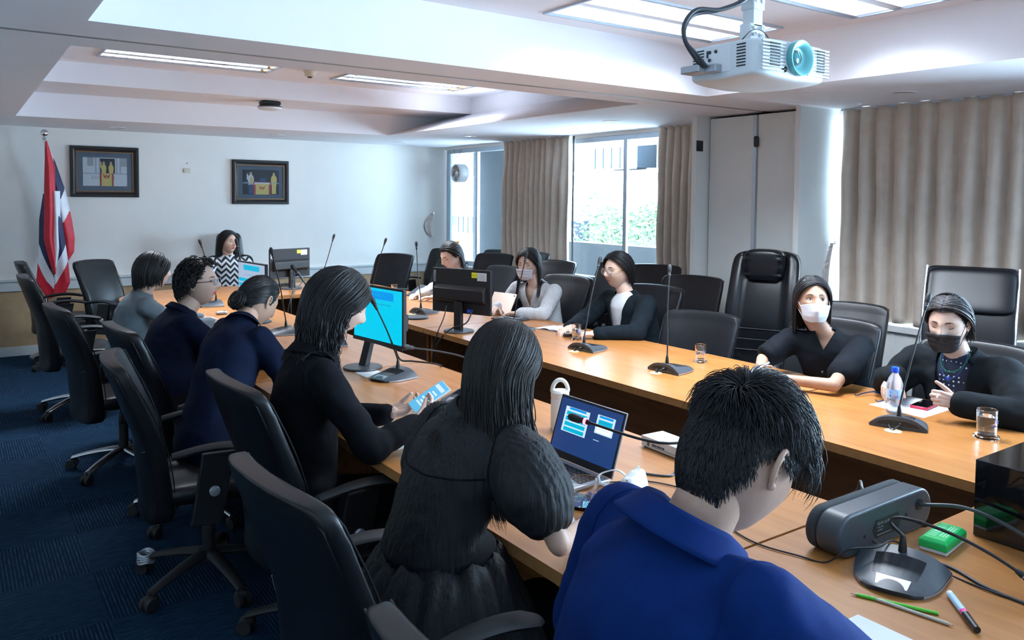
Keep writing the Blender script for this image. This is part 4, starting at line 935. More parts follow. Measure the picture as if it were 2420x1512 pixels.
# local: +x towards the user; screen at -x leaning back
g = MB(); g.bb((0, -.17, .004), (.235, .17, .018)); g.build('keyboard_deck', 'silver', o, bev=.004)
g = MB()
for i in range(5):
    for j in range(13): g.bb((.03+i*.019, -.15+j*.0235, .018), (.045+i*.019, -.131+j*.0235, .0200))
g.build('keys', 'blackmatte', o, smooth=False)
rl = Mx.Rotation(R(-18), 3, 'Y')
def LP(p): return tuple(rl @ V(p)+V((-.002, 0, .018)))
g = MB(); g.box(V(LP((-.003, 0, .11))), (.006, .345, .225), rl); ld = g.build('lid', 'silver', o, bev=.003)
g = MB(); g.box(V(LP((.0008, 0, .11))), (.002, .338, .219), rl); g.build('bezel', 'black', ld, smooth=False)
g = MB(); mats = ['e_navy', 'e_white', 'e_cyan', 'e_blue', 'e_green', 'e_dk']
def sr(y0, y1, z0, z1, m, k=0): g.box(V(LP((.0022+.0002*k, -(y0+y1)/2, (z0+z1)/2))), (.0004, abs(y1-y0), abs(z1-z0)), rl, mi=m)
sr(-.162, .162, .025, .212, 0); sr(.13, -.0, .095, .185, 1, 1); sr(-.04, -.13, .125, .190, 1, 1)
for k in range(4): sr(.12, .01, .098+.019*k, .112+.019*k, 2, 2)
sr(.11, .02, .176, .184, 3, 2); sr(-.05, -.12, .180, .188, 3, 2); sr(-.05, -.12, .155, .174, 2, 2); sr(-.05, -.12, .130, .150, 4, 2)
for i in range(8): sr(-.055-.007*i, -.059-.007*i, .165, .168, 5, 3); sr(-.055-.007*i, -.059-.007*i, .140, .142, 5, 3)
for i in range(6): sr(-.045-.005*i, -.048-.005*i, .100, .103, 1, 1)
g.build('screen', mats, ld, smooth=False)
M['steelpaint'] = nmat('beige_grey_metal', (.50, .50, .47), (.56, .56, .53), 20, .4, 0)
o = empty('video_switch_box', (2.175, 2.02, ZT), R(-3), 'small beige metal switch box with printed front beside the blue polo wearer', 'switch box')
g = MB(); g.bb((0, 0, .004), (.11, .21, .044)); g.build('case', 'steelpaint', o, bev=.002)
g = MB(); text_mb(g, '8', .026, (-.0015, .175, .012), (0, -1, 0), (0, 0, 1)); text_mb(g, 'VIDEO SPLITTER', .0095, (-.0015, .148, .018), (0, -1, 0), (0, 0, 1)); g.bb((-.0012, .02, .014), (-.0002, .15, .0152)); g.build('lettering', 'dgrey', o, smooth=False)
g = MB(); 
for i in range(3): g.bb((.111, .03+.05*i, .016), (.122, .055+.05*i, .032))
g.build('ports', 'blueplug', o)
g = MB()
for a in (.012, .195):
    for c in (.01, .098): g.cyl((c, a, 0), (c, a, .005), .006, 10)
g.build('feet', 'rubber', o)
o = empty('pencil_case', (1.79, 1.86, ZT), R(30), 'light grey zipped pencil case standing open with a wrist strap', 'pencil case')
M['pouch'] = nmat('ribbed_silver_cloth', (.55, .58, .58), (.74, .76, .76), 60, .5, .3, 220, stretch=(1, 9, 1))
g = MB(); g.sup((0, 0, .037), (.085, .033, .036), .5, .55, 40, 24, lambda p: V((p.x, p.y*(1-.35*(p.z/.036)), p.z+.004*sin(p.x*90)))); g.build('pouch', 'pouch', o, auto=0)
g = MB(); g.tube([(x/100, 0, .0735-.00004*x*x) for x in range(-7, 8)], .0022, 6); g.bb((-.07, -.003, .070), (.07, .003, .0748)); g.build('zip', 'silver', o); g = MB(); g.tube(bez([(.06, 0, .074), (.075, .004, .073), (.085, .006, .06)]), .003, 6); g.build('zip_pull', 'lpale', o)
g = MB(); g.tube(bez([(.03, .03, .05), (.06, .075, .055), (.02, .12, .045), (-.02, .10, .030), (-.02, .04, .03)], 8), .006, 8, flat=.25); g.build('wrist_strap', 'pouch', o, auto=0)
M['purple'] = mat('purple_translucent', (.20, .05, .55), .2, trans=.3)
def pen(a, b_, r, mats, label, name='pen', cat='pen', parts=()):
    a, b_ = V(a), V(b_); d = (b_-a); L_ = d.length; o = empty(name, a, 0, label, cat); o.rotation_euler = d.to_track_quat('X', 'Z').to_euler()
    for nm, t0, t1, r0, r1, m in parts: g = MB(); g.tube([(L_*t0, 0, 0), (L_*t1, 0, 0)], [r0, r1], 14); g.build(nm, m, o)
    return o
pen((1.705, 1.935, .757), (1.795, 1.925, .757), .005, None, 'purple pen lying between the glass and the pencil case', parts=(('barrel', 0, .7, .0045, .0052, 'purple'), ('cap', .7, 1, .0058, .0056, 'purple'), ('grip', .35, .62, .0054, .0056, 'silver')))
# ================================================================ NEAR RIGHT CLUSTER
M['pianoblack'] = mat('gloss_black', (.004, .004, .005), .06, coat=.5)
o = empty('black_cabinet', (2.39, .60, ZT), 0, 'glossy black cabinet on the near end of the table', 'cabinet')
g = MB(); g.bb((0, 0, .002), (.48, .49, .222)); g.build('case', 'pianoblack', o, smooth=False, bev=.002)
g = MB(); g.bb((.01, .01, 0), (.47, .48, .002)); g.build('underside', 'rubber', o, smooth=False)
o = empty('speakerphone', (2.60, .84, ZT+.222), 0, 'round grey speakerphone on top of the glossy black cabinet', 'speakerphone')
g = MB(); g.lathe([(.070, 0), (.090, .018), (.100, .026), (.100, .048), (.094, .053)], seg=48); g.build('body', 'dgrey', o)
g = MB(); g.lathe([(.094, .053), (.088, .057), (.001, .058)], seg=48); g.build('top_disc', 'micdark', o)
o = empty('video_bar', (1.90, 1.20, ZT), 0, 'long dark grey rounded soundbar with fabric front, seen from behind', 'soundbar')
def stad(L_, h, n=12): 
    r = h/2; return [(L_-r+r*cos(R(a)), r+r*sin(R(a))) for a in [-90+180*i/n for i in range(n+1)]]+[(r+r*cos(R(a)), r+r*sin(R(a))) for a in [90+180*i/n for i in range(n+1)]]
g = MB(); g.prism(stad(.47, .118), 0, .072, ax='y'); b_ = g.build('rear_shell', 'micdark', o, bev=.008, seg=3, smooth=True)
M['meshcloth'] = nmat('dark_mesh_fabric', (.03, .035, .04), (.05, .055, .06), 300, .9, .4, 900, .001)
g = MB(); g.prism(stad(.47, .118), .0735, .105, ax='y'); g.build('fabric_front', 'meshcloth', o, bev=.01, seg=3)
for sx_, sz_, sr_, nm_ in ((.40, .075, .017, 'socket_recess'), (.12, .045, .004, 'screw_hole'), (.33, .060, .004, 'screw_hole')): g = MB(); g.cyl((sx_, -.002, sz_), (sx_, .002, sz_), sr_, 24); g.build(nm_, 'rubber', o)
g = MB(); g.prism([(.175, .028), (.285, .028), (.30, .05), (.285, .078), (.175, .078), (.16, .05)], -.0015, .0005, ax='y'); pl = g.build('rating_plate', 'blackmatte', o, smooth=False)
g = MB(); text_mb(g, 'CE FC UL IC', .011, (.180, -.002, .062), (1, 0, 0), (0, 0, 1)); text_mb(g, 'Made in China', .005, (.180, -.002, .054), (1, 0, 0), (0, 0, 1)); text_mb(g, 'Model 90AF', .005, (.180, -.002, .046), (1, 0, 0), (0, 0, 1)); g.bb((.18, -.002, .034), (.25, -.0016, .036)); g.build('plate_lettering', 'silver', pl, smooth=False)
# green box
M['green'] = mat('bright_green_foam', (.01, .52, .12), .5); M['greenp'] = mat('pale_green_print', (.45, .8, .6), .5)
o = empty('board_eraser', (2.25, 1.105, ZT), R(8), 'bright green whiteboard eraser box with white felt underside', 'eraser')
g = MB(); g.bb((-.075, -.035, .0005), (.075, .035, .010)); g.build('felt_pad', 'white', o, bev=.002)
g = MB(); g.rings([[V((sx*a, sy*c, z)) for sx, sy in ((-1, -1), (1, -1), (1, 1), (-1, 1))] for a, c, z in ((.077, .037, .0105), (.077, .037, .030), (.066, .028, .040))]); g.build('grip_block', 'green', o, smooth=False, bev=.003)
g = MB()
for i in range(9): 
    if i not in (4,): g.box((-.05+.0125*i, .012, .0404), (.0035, .020, .0006))
for j in range(3): g.bb((-.045, -.022+.007*j, .0402), (.05, -.0195+.007*j, .0407))
g.lathe([(.010, .0403), (.008, .0409), (.006, .0403)], c=(-.001, .010, 0), seg=20, caps=False); g.build('printed_panel', 'greenp', o, smooth=False)
# pencils, marker
M['pgreen'] = mat('green_pencil_paint', (.10, .62, .05), .35); M['pgrey'] = mat('pale_pencil_paint', (.55, .56, .48), .35); M['pwood'] = mat('pencil_wood', (.62, .48, .32), .7)
def pencil(a, b_, m, label): return pen(a, b_, 0, None, label, 'pencil', 'pencil', (('barrel', .07, .95 if m == 'pgrey' else 1, .0038, .0038, m), ('sharpened_tip', .07, .015, .0037, .0010, 'pwood'), ('lead', .015, 0, .0010, .0003, 'dgrey')))
pencil((1.775, 1.085, ZT+.0042), (1.855, .915, ZT+.0042), 'pgreen', 'bright green pencil lying beside the foreground microphone')
pencil((1.83, .868, ZT+.0042), (1.795, 1.055, ZT+.0042), 'pgrey', 'pale grey pencil with ferrule lying alongside the green pencil')
pen((1.965, .945, ZT+.009), (1.845, .825, ZT+.009), .008, None, 'whiteboard marker with a white barrel and black cap', 'marker_pen', 'marker', (('barrel', 0, .62, .0078, .0082, 'lwhite'), ('blue_band', .08, .52, .0084, .0084, 'lpale'), ('red_band', .52, .58, .0085, .0085, 'pink'), ('cap', .60, 1, .0092, .0078, 'black')))
o = empty('cable_adapter_box', (2.22, .80, ZT), R(-6), 'small grey vented box at the right edge in front of the cabinet', 'adapter box')
g = MB(); g.bb((0, -.10, .001), (.10, .085, .045)); g.build('case', 'dgrey', o, bev=.003); g = MB()
for i in range(6): g.bb((.015+.012*i, -.06, .0452), (.020+.012*i, .06, .0458))
g.build('vents', 'rubber', o, smooth=False)
# ================================================================ CABLES
def cable(name, pts, r, label, m='rubber', n=10): 
    g = MB(); p0 = V(pts[0]); g.tube(bez([V(p)-p0 for p in pts], n), r, 8); o = g.build(name, m); o.location = p0; return tag(o, label, 'cable', 'cables on the tables')
zt = ZT+.004
cable('power_cable', [(2.30, 1.198, .825), (2.34, 1.10, .84), (2.345, 1.0, .83), (2.33, .88, .80), (2.30, .74, .77), (2.34, .55, zt)], .0055, 'thick grey cable running from the soundbar end past the cabinet', 'dgrey')
cable('audio_cable', [(2.06, 1.198, .775), (2.07, 1.16, .76), (2.10, 1.12, zt), (2.12, 1.02, zt), (2.08, .90, zt), (2.08, .74, zt), (2.12, .6, zt)], .004, 'dark cable running along the table from under the soundbar', 'dgrey')
cable('thin_cable', [(1.88, 1.62, zt), (1.82, 1.42, zt), (1.85, 1.28, zt), (1.875, 1.22, zt), (1.90, 1.17, .80), (1.965, 1.13, .805), (2.05, 1.13, .80), (2.09, 1.06, zt), (2.07, .90, zt), (2.10, .72, zt)], .0025, 'thin black cable passing over the foreground microphone')
cable('data_cable', [(2.22, 1.46, zt), (2.29, 1.40, .80), (2.24, 1.35, .86), (2.2, 1.32, .86), (2.18, 1.30, .84)], .004, 'grey cable arching from the blue polo wearer to the top of the soundbar', 'dgrey')
cable('monitor_power_cable', [(2.94, 5.01, .93), (2.90, 4.98, .85), (2.84, 4.98, .72), (2.82, 5.0, .55), (2.83, 5.02, .30)], .0042, 'black power cable hanging from the nearer black monitor')
cable('monitor_video_cable', [(3.04, 4.81, .92), (2.98, 4.80, .83), (2.90, 4.86, .79), (2.83, 4.92, .70), (2.80, 4.96, .55), (2.81, 4.98, .30)], .0052, 'thick black video cable looping off the nearer black monitor')
cable('far_monitor_cable', [(2.95, 8.17, .93), (2.93, 8.14, .82), (2.80, 7.80, .765), (2.72, 7.62, .70), (2.72, 7.61, .40)], .005, 'grey cable hanging from the far black monitor', 'dgrey')
cable('red_tied_cable', [(2.98, 8.12, .93), (3.0, 8.06, .84), (2.88, 7.95, .765), (2.75, 7.66, .76), (2.69, 7.62, .60), (2.70, 7.62, .35)], .005, 'second grey cable with a red tie by the far monitor', 'dgrey')
cable('screen_cable', [(2.0, 3.98, .90), (2.06, 4.02, .80), (2.12, 3.98, .79), (2.24, 3.90, .77), (2.30, 3.98, .70), (2.31, 4.0, .45)], .005, 'black cable from behind the cyan screen over the table edge')
cable('laptop_cable', [(1.95, 2.0, .755), (2.02, 1.92, zt), (2.10, 1.95, zt), (2.17, 1.88, .77), (2.21, 1.95, .79)], .004, 'grey cable curving between laptop and switch box', 'dgrey')
cable('case_cable', [(1.72, 2.03, zt), (1.80, 1.99, zt), (1.92, 1.92, zt), (1.98, 1.78, zt)], .0025, 'thin black cable lying behind the pencil case')
# ================================================================ PAPERS, PHONES, TABLETS
def sheet(name, pts, label, t=.0006, z=ZT, m='paper', cat='paper', n_lines=0, group=None):
    c = sum((V((*p, 0)) for p in pts), V((0, 0, 0)))/len(pts); g = MB(); g.prism([(p[0]-c.x, p[1]-c.y) for p in pts], .0004, .0004+t); o = g.build(name, m, smooth=False); o.location = (c.x, c.y, z); tag(o, label, cat, group)
    if n_lines:
        a, b_, d = V((*pts[0], 0))-c, V((*pts[1], 0))-c, V((*pts[3], 0))-c; g = MB()
        for i in range(n_lines):
            f = .12+.75*i/n_lines; p = a+(d-a)*f+(b_-a)*.12; q = a+(d-a)*f+(b_-a)*(.85-.2*(i % 3 == 2)); w = (d-a).normalized()*.0018; zz = V((0, 0, .0006+t))
            g.add([p+zz, q+zz, q+w+zz, p+w+zz], [(0, 1, 2, 3)])
        g.build('printed_lines', 'ink', o, smooth=False)
    return o
M['ink'] = mat('grey_ink', (.25, .27, .32), .8)
sheet('paper_sheet', [(3.54, 2.10), (3.52, 1.83), (3.855, 1.84), (3.86, 2.08)], 'white paper sheet under the water bottle and red phone', n_lines=16)
sheet('paper_sheet', [(3.40, 2.86), (3.45, 2.60), (3.75, 2.62), (3.74, 2.92)], 'white paper sheet under the clasped hands', n_lines=12)
sheet('paper_sheet', [(1.32, 2.98), (1.34, 2.70), (1.60, 2.72), (1.58, 2.98)], 'printed paper sheet under the hands holding the phone', n_lines=14)
sheet('paper_sheet', [(1.80, 4.05), (1.80, 3.90), (1.93, 3.92), (1.93, 4.06)], 'white paper slip behind the microphone before the cyan screen')
sheet('paper_sheet', [(1.48, 4.62), (1.47, 4.40), (1.76, 4.38), (1.77, 4.62)], 'white paper sheet in front of the person with the hair bun', n_lines=10)
sheet('paper_sheet', [(1.34, .62), (1.68, .70), (1.66, 1.08), (1.38, 1.08)], 'white papers at the bottom edge before the blue polo', n_lines=8)
sheet('paper_sheet', [(1.36, .60), (1.70, .64), (1.70, 1.02), (1.40, 1.03)], 'torn-edged white papers lying on top at the bottom edge', z=ZT+.0012)
sheet('paper_sheet', [(1.48, 1.90), (1.49, 1.78), (1.70, 2.14), (1.58, 2.2)], 'white note slip with handwriting beside the laptop', z=ZT+.0)
o = empty('notebook', (3.66, 4.60, ZT), R(8), 'open white notebook beside the person in round glasses', 'notebook')
for s, a in ((-1, 'left_pages'), (1, 'right_pages')): g = MB(); g.grid(lambda u, v, s=s: (-.10+.20*v, s*(.005+.15*u), .004+.012*sin(pi*min(1, u*1.2+.15))*(1-.3*u)), 10, 3); g.build(a, 'paper', o, solid=.003)
g = MB(); g.bb((-.105, -.16, .0), (.105, .16, .003)); g.build('cover', 'silver', o)
def phone(x, y, z, rot, label, screen='pianoblack', case='dgrey', w=.075, h=.155, t=.009, name='mobile_phone', cat='phone', eul=None):
    o = empty(name, (x, y, z), R(rot), label, cat)
    if eul: o.rotation_euler = eul
    g = MB(); g.box((0, 0, t/2), (h, w, t)); g.build('case', case, o, bev=.0035)
    g = MB(); g.box((0, 0, t+.0004), (h-.006, w-.006, .0008)); s = g.build('screen', screen, o, smooth=False)
    return o, s
M['redcase'] = mat('red_metallic_case', (.65, .03, .08), .25, .4); M['clearcase'] = mat('clear_soft_case', (.85, .9, .95), .15, trans=.5)
phone(3.73, 1.935, ZT+.001, 8, 'red-edged phone lying face up on the paper', case='redcase', w=.078, h=.16, t=.013)
wl, _ = phone(3.545, 4.36, ZT+.018, 62, 'black phone stacked on a brown wallet beside the glass', w=.07, h=.14)
M['brown'] = mat('brown_leather', (.10, .045, .035), .5)
o = empty('wallet', (3.545, 4.36, ZT), R(62), 'brown folded wallet under the black phone', 'wallet'); g = MB(); g.box((0, 0, .0045), (.12, .085, .007)); g.build('lower_half', 'brown', o, bev=.003); g = MB(); g.box((0, 0, .0130), (.118, .083, .007)); g.build('upper_half', 'brown', o, bev=.003)
M['bronze'] = mat('bronze_glossy_back', (.10, .075, .065), .2); o, _ = phone(3.645, 2.53, ZT+.001, -70, 'brown covered tablet in clear bumper lying by the elbow', 'bronze', 'clearcase', w=.12, h=.17, t=.010, name='small_tablet', cat='tablet')
# tablet and folio keyboard of the tweed-jacket wearer
o = empty('tablet_computer', (3.72, 5.50, ZT), R(10), 'gold tablet propped up beside the nearer black monitor, back to the camera', 'tablet')
M['goldt'] = mat('rose_gold_metal', (.62, .50, .42), .3, .7); rr_ = Mx.Rotation(R(28), 3, 'Y')
g = MB(); g.box(rr_ @ V((0, 0, .098)), (.007, .27, .19), rr_); g.build('back_shell', 'goldt', o, bev=.003)
g = MB(); g.box(rr_ @ V((.0045, 0, .098)), (.0015, .26, .18), rr_); g.build('screen', 'scr_off', o)
g = MB(); g.box(rr_ @ V((-.0045, -.115, .175)), (.002, .012, .012), rr_); g.build('camera_bump', 'black', o)
o = empty('tablet_keyboard', (3.64, 5.20, ZT), R(14), 'black tablet keyboard with puffy keys in front of the tweed jacket', 'keyboard')
g = MB(); g.box((0, 0, .005), (.17, .27, .009)); g.build('folio', 'dgrey', o, bev=.003)
g = MB()
for i in range(5):
    for j in range(11): g.box((-.062+.030*i, -.118+.0235*j, .011), (.024, .019, .004))
g.build('keys', 'dgrey', o, smooth=False, bev=.0015)
phone(3.66, 5.19, ZT+.0145, 100, 'clear-cased phone lying on the tablet keyboard', 'scr_off', 'clearcase', w=.072, h=.15, t=.008)
o = empty('folding_tablet_case', (3.76, 6.95, ZT), R(8), 'black tablet in a folded case before the white-topped person', 'tablet')
rr_ = Mx.Rotation(R(62), 3, 'Y'); g = MB(); g.box(rr_ @ V((0, 0, .10))+V((-.05, 0, 0)), (.009, .26, .19), rr_); g.build('tablet_back', 'dgrey', o, bev=.003); g = MB(); g.box((.02, 0, .004), (.2, .26, .006)); g.build('case_flap', 'blackmatte', o, bev=.002)
def mouse(x, y, label):
    o = empty('computer_mouse', (x, y, ZT), 0, label, 'mouse'); g = MB(); g.sup((0, 0, .014), (.048, .028, .0155), .8, .9, 28, 14, lambda p: V((p.x, p.y, max(p.z, -.0135)))); g.build('body', 'silver', o); g = MB(); g.box((.02, 0, .029), (.022, .005, .004)); g.build('wheel', 'black', o)
mouse(1.80, 6.66, 'silver mouse on the table beside the hair bun'); 
o = empty('far_keyboard', (2.86, 8.50, ZT), R(15), 'black keyboard behind the far monitor on the head table', 'keyboard'); g = MB(); g.box((0, 0, .008), (.40, .13, .014)); g.build('keyboard_base', 'black', o, bev=.003); g = MB(); [g.box((-.18+.027*i, -.045+.022*j, .017), (.02, .016, .005)) for i in range(14) for j in range(5)]; g.build('keys', 'blackmatte', o, smooth=False)
# spectacles left on the table
M['specf'] = mat('blue_black_acetate', (.01, .04, .12), .3)
o = empty('spectacles', (3.73, 2.13, ZT), R(-12), 'folded-out blue and black spectacles lying upside down on the table', 'spectacles')
g = MB()
for s in (-1, 1): g.tube([(.022*cos(t)*.9, s*.033+.024*sin(t), .018+.0) for t in [2*pi*i/24 for i in range(25)]], .0022, 6)
g.tube([(.012, -.012, .018), (.016, 0, .019), (.012, .012, .018)], .0022, 6); g.build('frame_front', 'specf', o)
for s in (-1, 1): g = MB(); g.tube(bez([(0, s*.060, .019), (-.06, s*.066, .016), (-.115, s*.066, .008), (-.135, s*.064, .018)]), .0028, 6); g.build('temple', 'specf', o)
g = MB(); 
for s in (-1, 1): g.lathe([(.021, .0175), (.0205, .0185)], c=(0, s*.033, 0), seg=24)
g.build('lenses', 'glass', o)
# ================================================================ PEOPLE
M['skin'] = nmat('skin', (.50, .31, .225), (.55, .35, .26), 30, .48, .03, 300, .0006, sss=.12)
M['skin_pale'] = nmat('pale_skin', (.56, .38, .30), (.60, .42, .335), 30, .48, .03, 300, .0006, sss=.12)
M['skin_tan'] = nmat('tan_skin', (.38, .225, .15), (.43, .255, .175), 30, .48, .03, 300, .0006, sss=.12)
M['lips'] = mat('lips', (.50, .22, .19), .45); M['lips_red'] = mat('lipstick', (.62, .08, .13), .35)
M['eyew'] = mat('eye_white', (.75, .75, .75), .3); M['iris'] = mat('dark_iris', (.02, .012, .01), .1); M['brow'] = mat('eyebrow', (.05, .035, .03), .8)
def hairmat(n, c, c2, r=.42):
    m = mat(n, c, r, spec=.5); v = tc(m, scale=(1, 1, .15)); f = noisy(m, 90, 3, v); lk(m, ramp(m, f, [(.35, c), (.7, c2)]), bsdf(m).inputs['Base Color']); return m
M['hair'] = hairmat('black_hair', (.0035, .0035, .005), (.008, .009, .012)); M['hair_br'] = hairmat('dark_brown_hair', (.0035, .003, .003), (.015, .010, .009), .5); M['hair_g'] = hairmat('greying_black_hair', (.010, .010, .012), (.07, .065, .07), .45)
def remesh(mb, voxel, smooth=4, disp=None, cut=None):
    me = bpy.data.meshes.new('r'); me.from_pydata([tuple(v) for v in mb.v], [], mb.f); me.update()
    o = bpy.data.objects.new('r', me); COL.objects.link(o)
    q = o.modifiers.new('r', 'REMESH'); q.mode = 'VOXEL'; q.voxel_size = voxel
    if smooth: q = o.modifiers.new('s', 'SMOOTH'); q.iterations = smooth; q.factor = .5
    dg = bpy.context.evaluated_depsgraph_get(); e = o.evaluated_get(dg); m2 = e.to_mesh()
    vs = [v.co.copy() for v in m2.vertices]; ns = [v.normal.copy() for v in m2.vertices]; fs = [tuple(p.vertices) for p in m2.polygons]; e.to_mesh_clear()
    bpy.data.objects.remove(o); bpy.data.meshes.remove(me)
    if disp: vs = [v+n*disp(v, n) for v, n in zip(vs, ns)]
    if cut:
        bad = [cut(v) for v in vs]; fs = [f for f in fs if not any(bad[i] for i in f)]
    used = sorted(set(i for f in fs for i in f)); mp = {a: b for b, a in enumerate(used)}
    r = MB(); r.add([vs[i] for i in used], [tuple(mp[i] for i in f) for f in fs]); return r
# ---- head
def g2(a, b, sa, sb): return exp(-(a*a)/(2*sa*sa)-(b*b)/(2*sb*sb))
def head_pt(d, fat=1.0, male=False):
    x, y, z = d
    X = x*.0765*(1+.05*(fat-1)); Y = y*(.095 if y > 0 else .100); Z = z*.118
    t = max(0, -z)
    X *= 1-(.40-.25*(fat-1) - (.10 if male else 0))*t**1.9
    if y < 0: Y *= 1-.42*t**1.2
    else: Y *= 1-.10*t**2
    if y > 0:
        k = min(1, y*1.6)
        X0, Z0 = X, Z; f = 0
        f += g2(X0, Z0-.012, .008, .022)*.010 + g2(X0, Z0+.014, .0095, .014)*.019 + (g2(X0-.012, Z0+.022, .007, .007)+g2(X0+.012, Z0+.022, .007, .007))*.007
        f += -(g2(X0-.031, Z0-.013, .013, .010)+g2(X0+.031, Z0-.013, .013, .010))*.010
        f += (g2(X0-.03, Z0-.034, .018, .009)+g2(X0+.03, Z0-.034, .018, .009))*.004
        f += (g2(X0-.043, Z0+.016, .018, .018)+g2(X0+.043, Z0+.016, .018, .018))*.006*fat
        f += g2(X0, Z0+.047, .017, .0045)*.006 + g2(X0, Z0+.057, .014, .0050)*.0065 - g2(X0, Z0+.052, .019, .0018)*.003 - g2(X0, Z0+.068, .02, .006)*.003 + g2(X0, Z0+.090, .018, .014)*.009
        Y += f*k
    return V((X, Y, Z))
def make_head(mb, HM, s, fat=1, male=False, lips=1, closed=False, look=0, ears=True):
    nu, nv = 150, 110; vs = []; loc = []
    for j in range(nv+1):
        ph = -pi/2+pi*j/nv; ph = max(-1.5607, min(1.5607, ph))
        for i in range(nu):
            th = 2*pi*i/nu; th = th+.35*sin(2*th+pi)*.5   # denser towards the face
            p = head_pt((cos(ph)*cos(th), cos(ph)*sin(th), sin(ph)), fat, male); loc.append(p); vs.append(HM @ (p*s))
    fs = []; ms = []
    base = len(mb.v); mb.v += [tuple(v) for v in vs]
    for j in range(nv):
        for i in range(nu):
            k = (i+1) % nu; f = (j*nu+i, j*nu+k, (j+1)*nu+k, (j+1)*nu+i); c = (loc[f[0]]+loc[f[2]])/2; mi = 0
            if c.y > .03:
                lw = .021
                zl = -.052+.0045*(abs(c.x)/lw)**2*.3
                if abs(c.x) < lw and abs(c.z-zl) < .0105*(1-(abs(c.x)/lw)**2)**.6 : mi = 1
                ax = abs(c.x)
                if .013 < ax < .046 and abs(c.z-(.033+.004*sin((ax-.013)/.033*pi)-.10*max(0, ax-.036))) < .0030*(1-.5*(ax-.013)/.033): mi = 4
            mb.f.append(tuple(q+base for q in f)); mb.m.append(mi)
    mb.f.append(tuple(base+i for i in range(nu-1, -1, -1))); mb.m.append(0); mb.f.append(tuple(base+nv*nu+i for i in range(nu))); mb.m.append(0)
    def surf_y(x, z):
        best = min((p for p in loc if p.y > .02), key=lambda p: (p.x-x)**2+(p.z-z)**2); return best.y
    R3 = HM.to_3x3().normalized()
    for e in (-1, 1):
        y = surf_y(e*.031, .012)
        if not closed:
            rr = Mx.Rotation(R(-e*14), 3, 'Z')
            mb.ell(HM @ (V((e*.031, y-.0020, .0115))*s), (.0135*s, .0052*s, .0058*s), 20, 12, 2, R3 @ rr)
            mb.ell(HM @ (V((e*.031+look*.005, y+.0012+.0006, .0118))*s), (.0056*s, .0030*s, .0054*s), 16, 10, 3, R3 @ rr)
        pts = [HM @ (V((e*.031+q*.0150, y+.0034-.0042*q*q-(e*q)*.0030, .0118+(.0062*(1-q*q) if not closed else -.0045*(1-q*q))+.001*q*e))*s) for q in [-1+i/6 for i in range(13)]]
        mb.tube(pts, [.0006*s]+[.0014*s]*11+[.0006*s], 6, 4)
        pts = [HM @ (V((e*.031+q*.0150, y+.0032-.004*q*q-(e*q)*.0030, .0165+.0052*(1-q*q)))*s) for q in [-1+i/5 for i in range(11)]]
        mb.tube(pts, .0010*s, 6, 0)
        # nostril and ear
        mb.ell(HM @ (V((e*.006, surf_y(e*.006, -.0255)-.001, -.0275))*s), (.003*s, .003*s, .0016*s), 8, 6, 4, R3)
        if ears:
            E = lambda a, b, o: HM @ (V((e*(.0725+o), -.004-a, .002+b))*s)
            rim = bez([E(-.004, -.002, .002), E(-.004, .014, .006), E(.004, .027, .010), E(.017, .028, .015), E(.024, .014, .017), E(.021, -.004, .014), E(.011, -.020, .008), E(.002, -.029, .003), E(-.003, -.022, .001), E(-.004, -.010, .002)], 5)
            mb.tube(rim, .0042*s, 10, 0)
            mb.tube(bez([E(.003, .014, .008), E(.013, .017, .012), E(.016, .004, .012), E(.008, -.010, .007), E(.001, -.008, .004)], 5), .0036*s, 8, 0)
            c = sum((V(q) for q in rim), V((0, 0, 0)))/len(rim); inn = [c+(V(q)-c)*.9 for q in rim]; n0 = len(inn)
            cen = HM @ (V((e*.075, -.012, .0))*s)
            mb.add(inn+[cen], [(i, (i+1) % n0, n0) for i in range(n0)], 0)
            mb.ell(E(.0, -.026, .003), .0062*s, 10, 8, 0)
            mb.ell(E(.009, .003, .004), (.0052*s, .014*s, .024*s), 16, 12, 0, R3 @ Mx.Rotation(R(e*24), 3, 'Z'))
    return surf_y
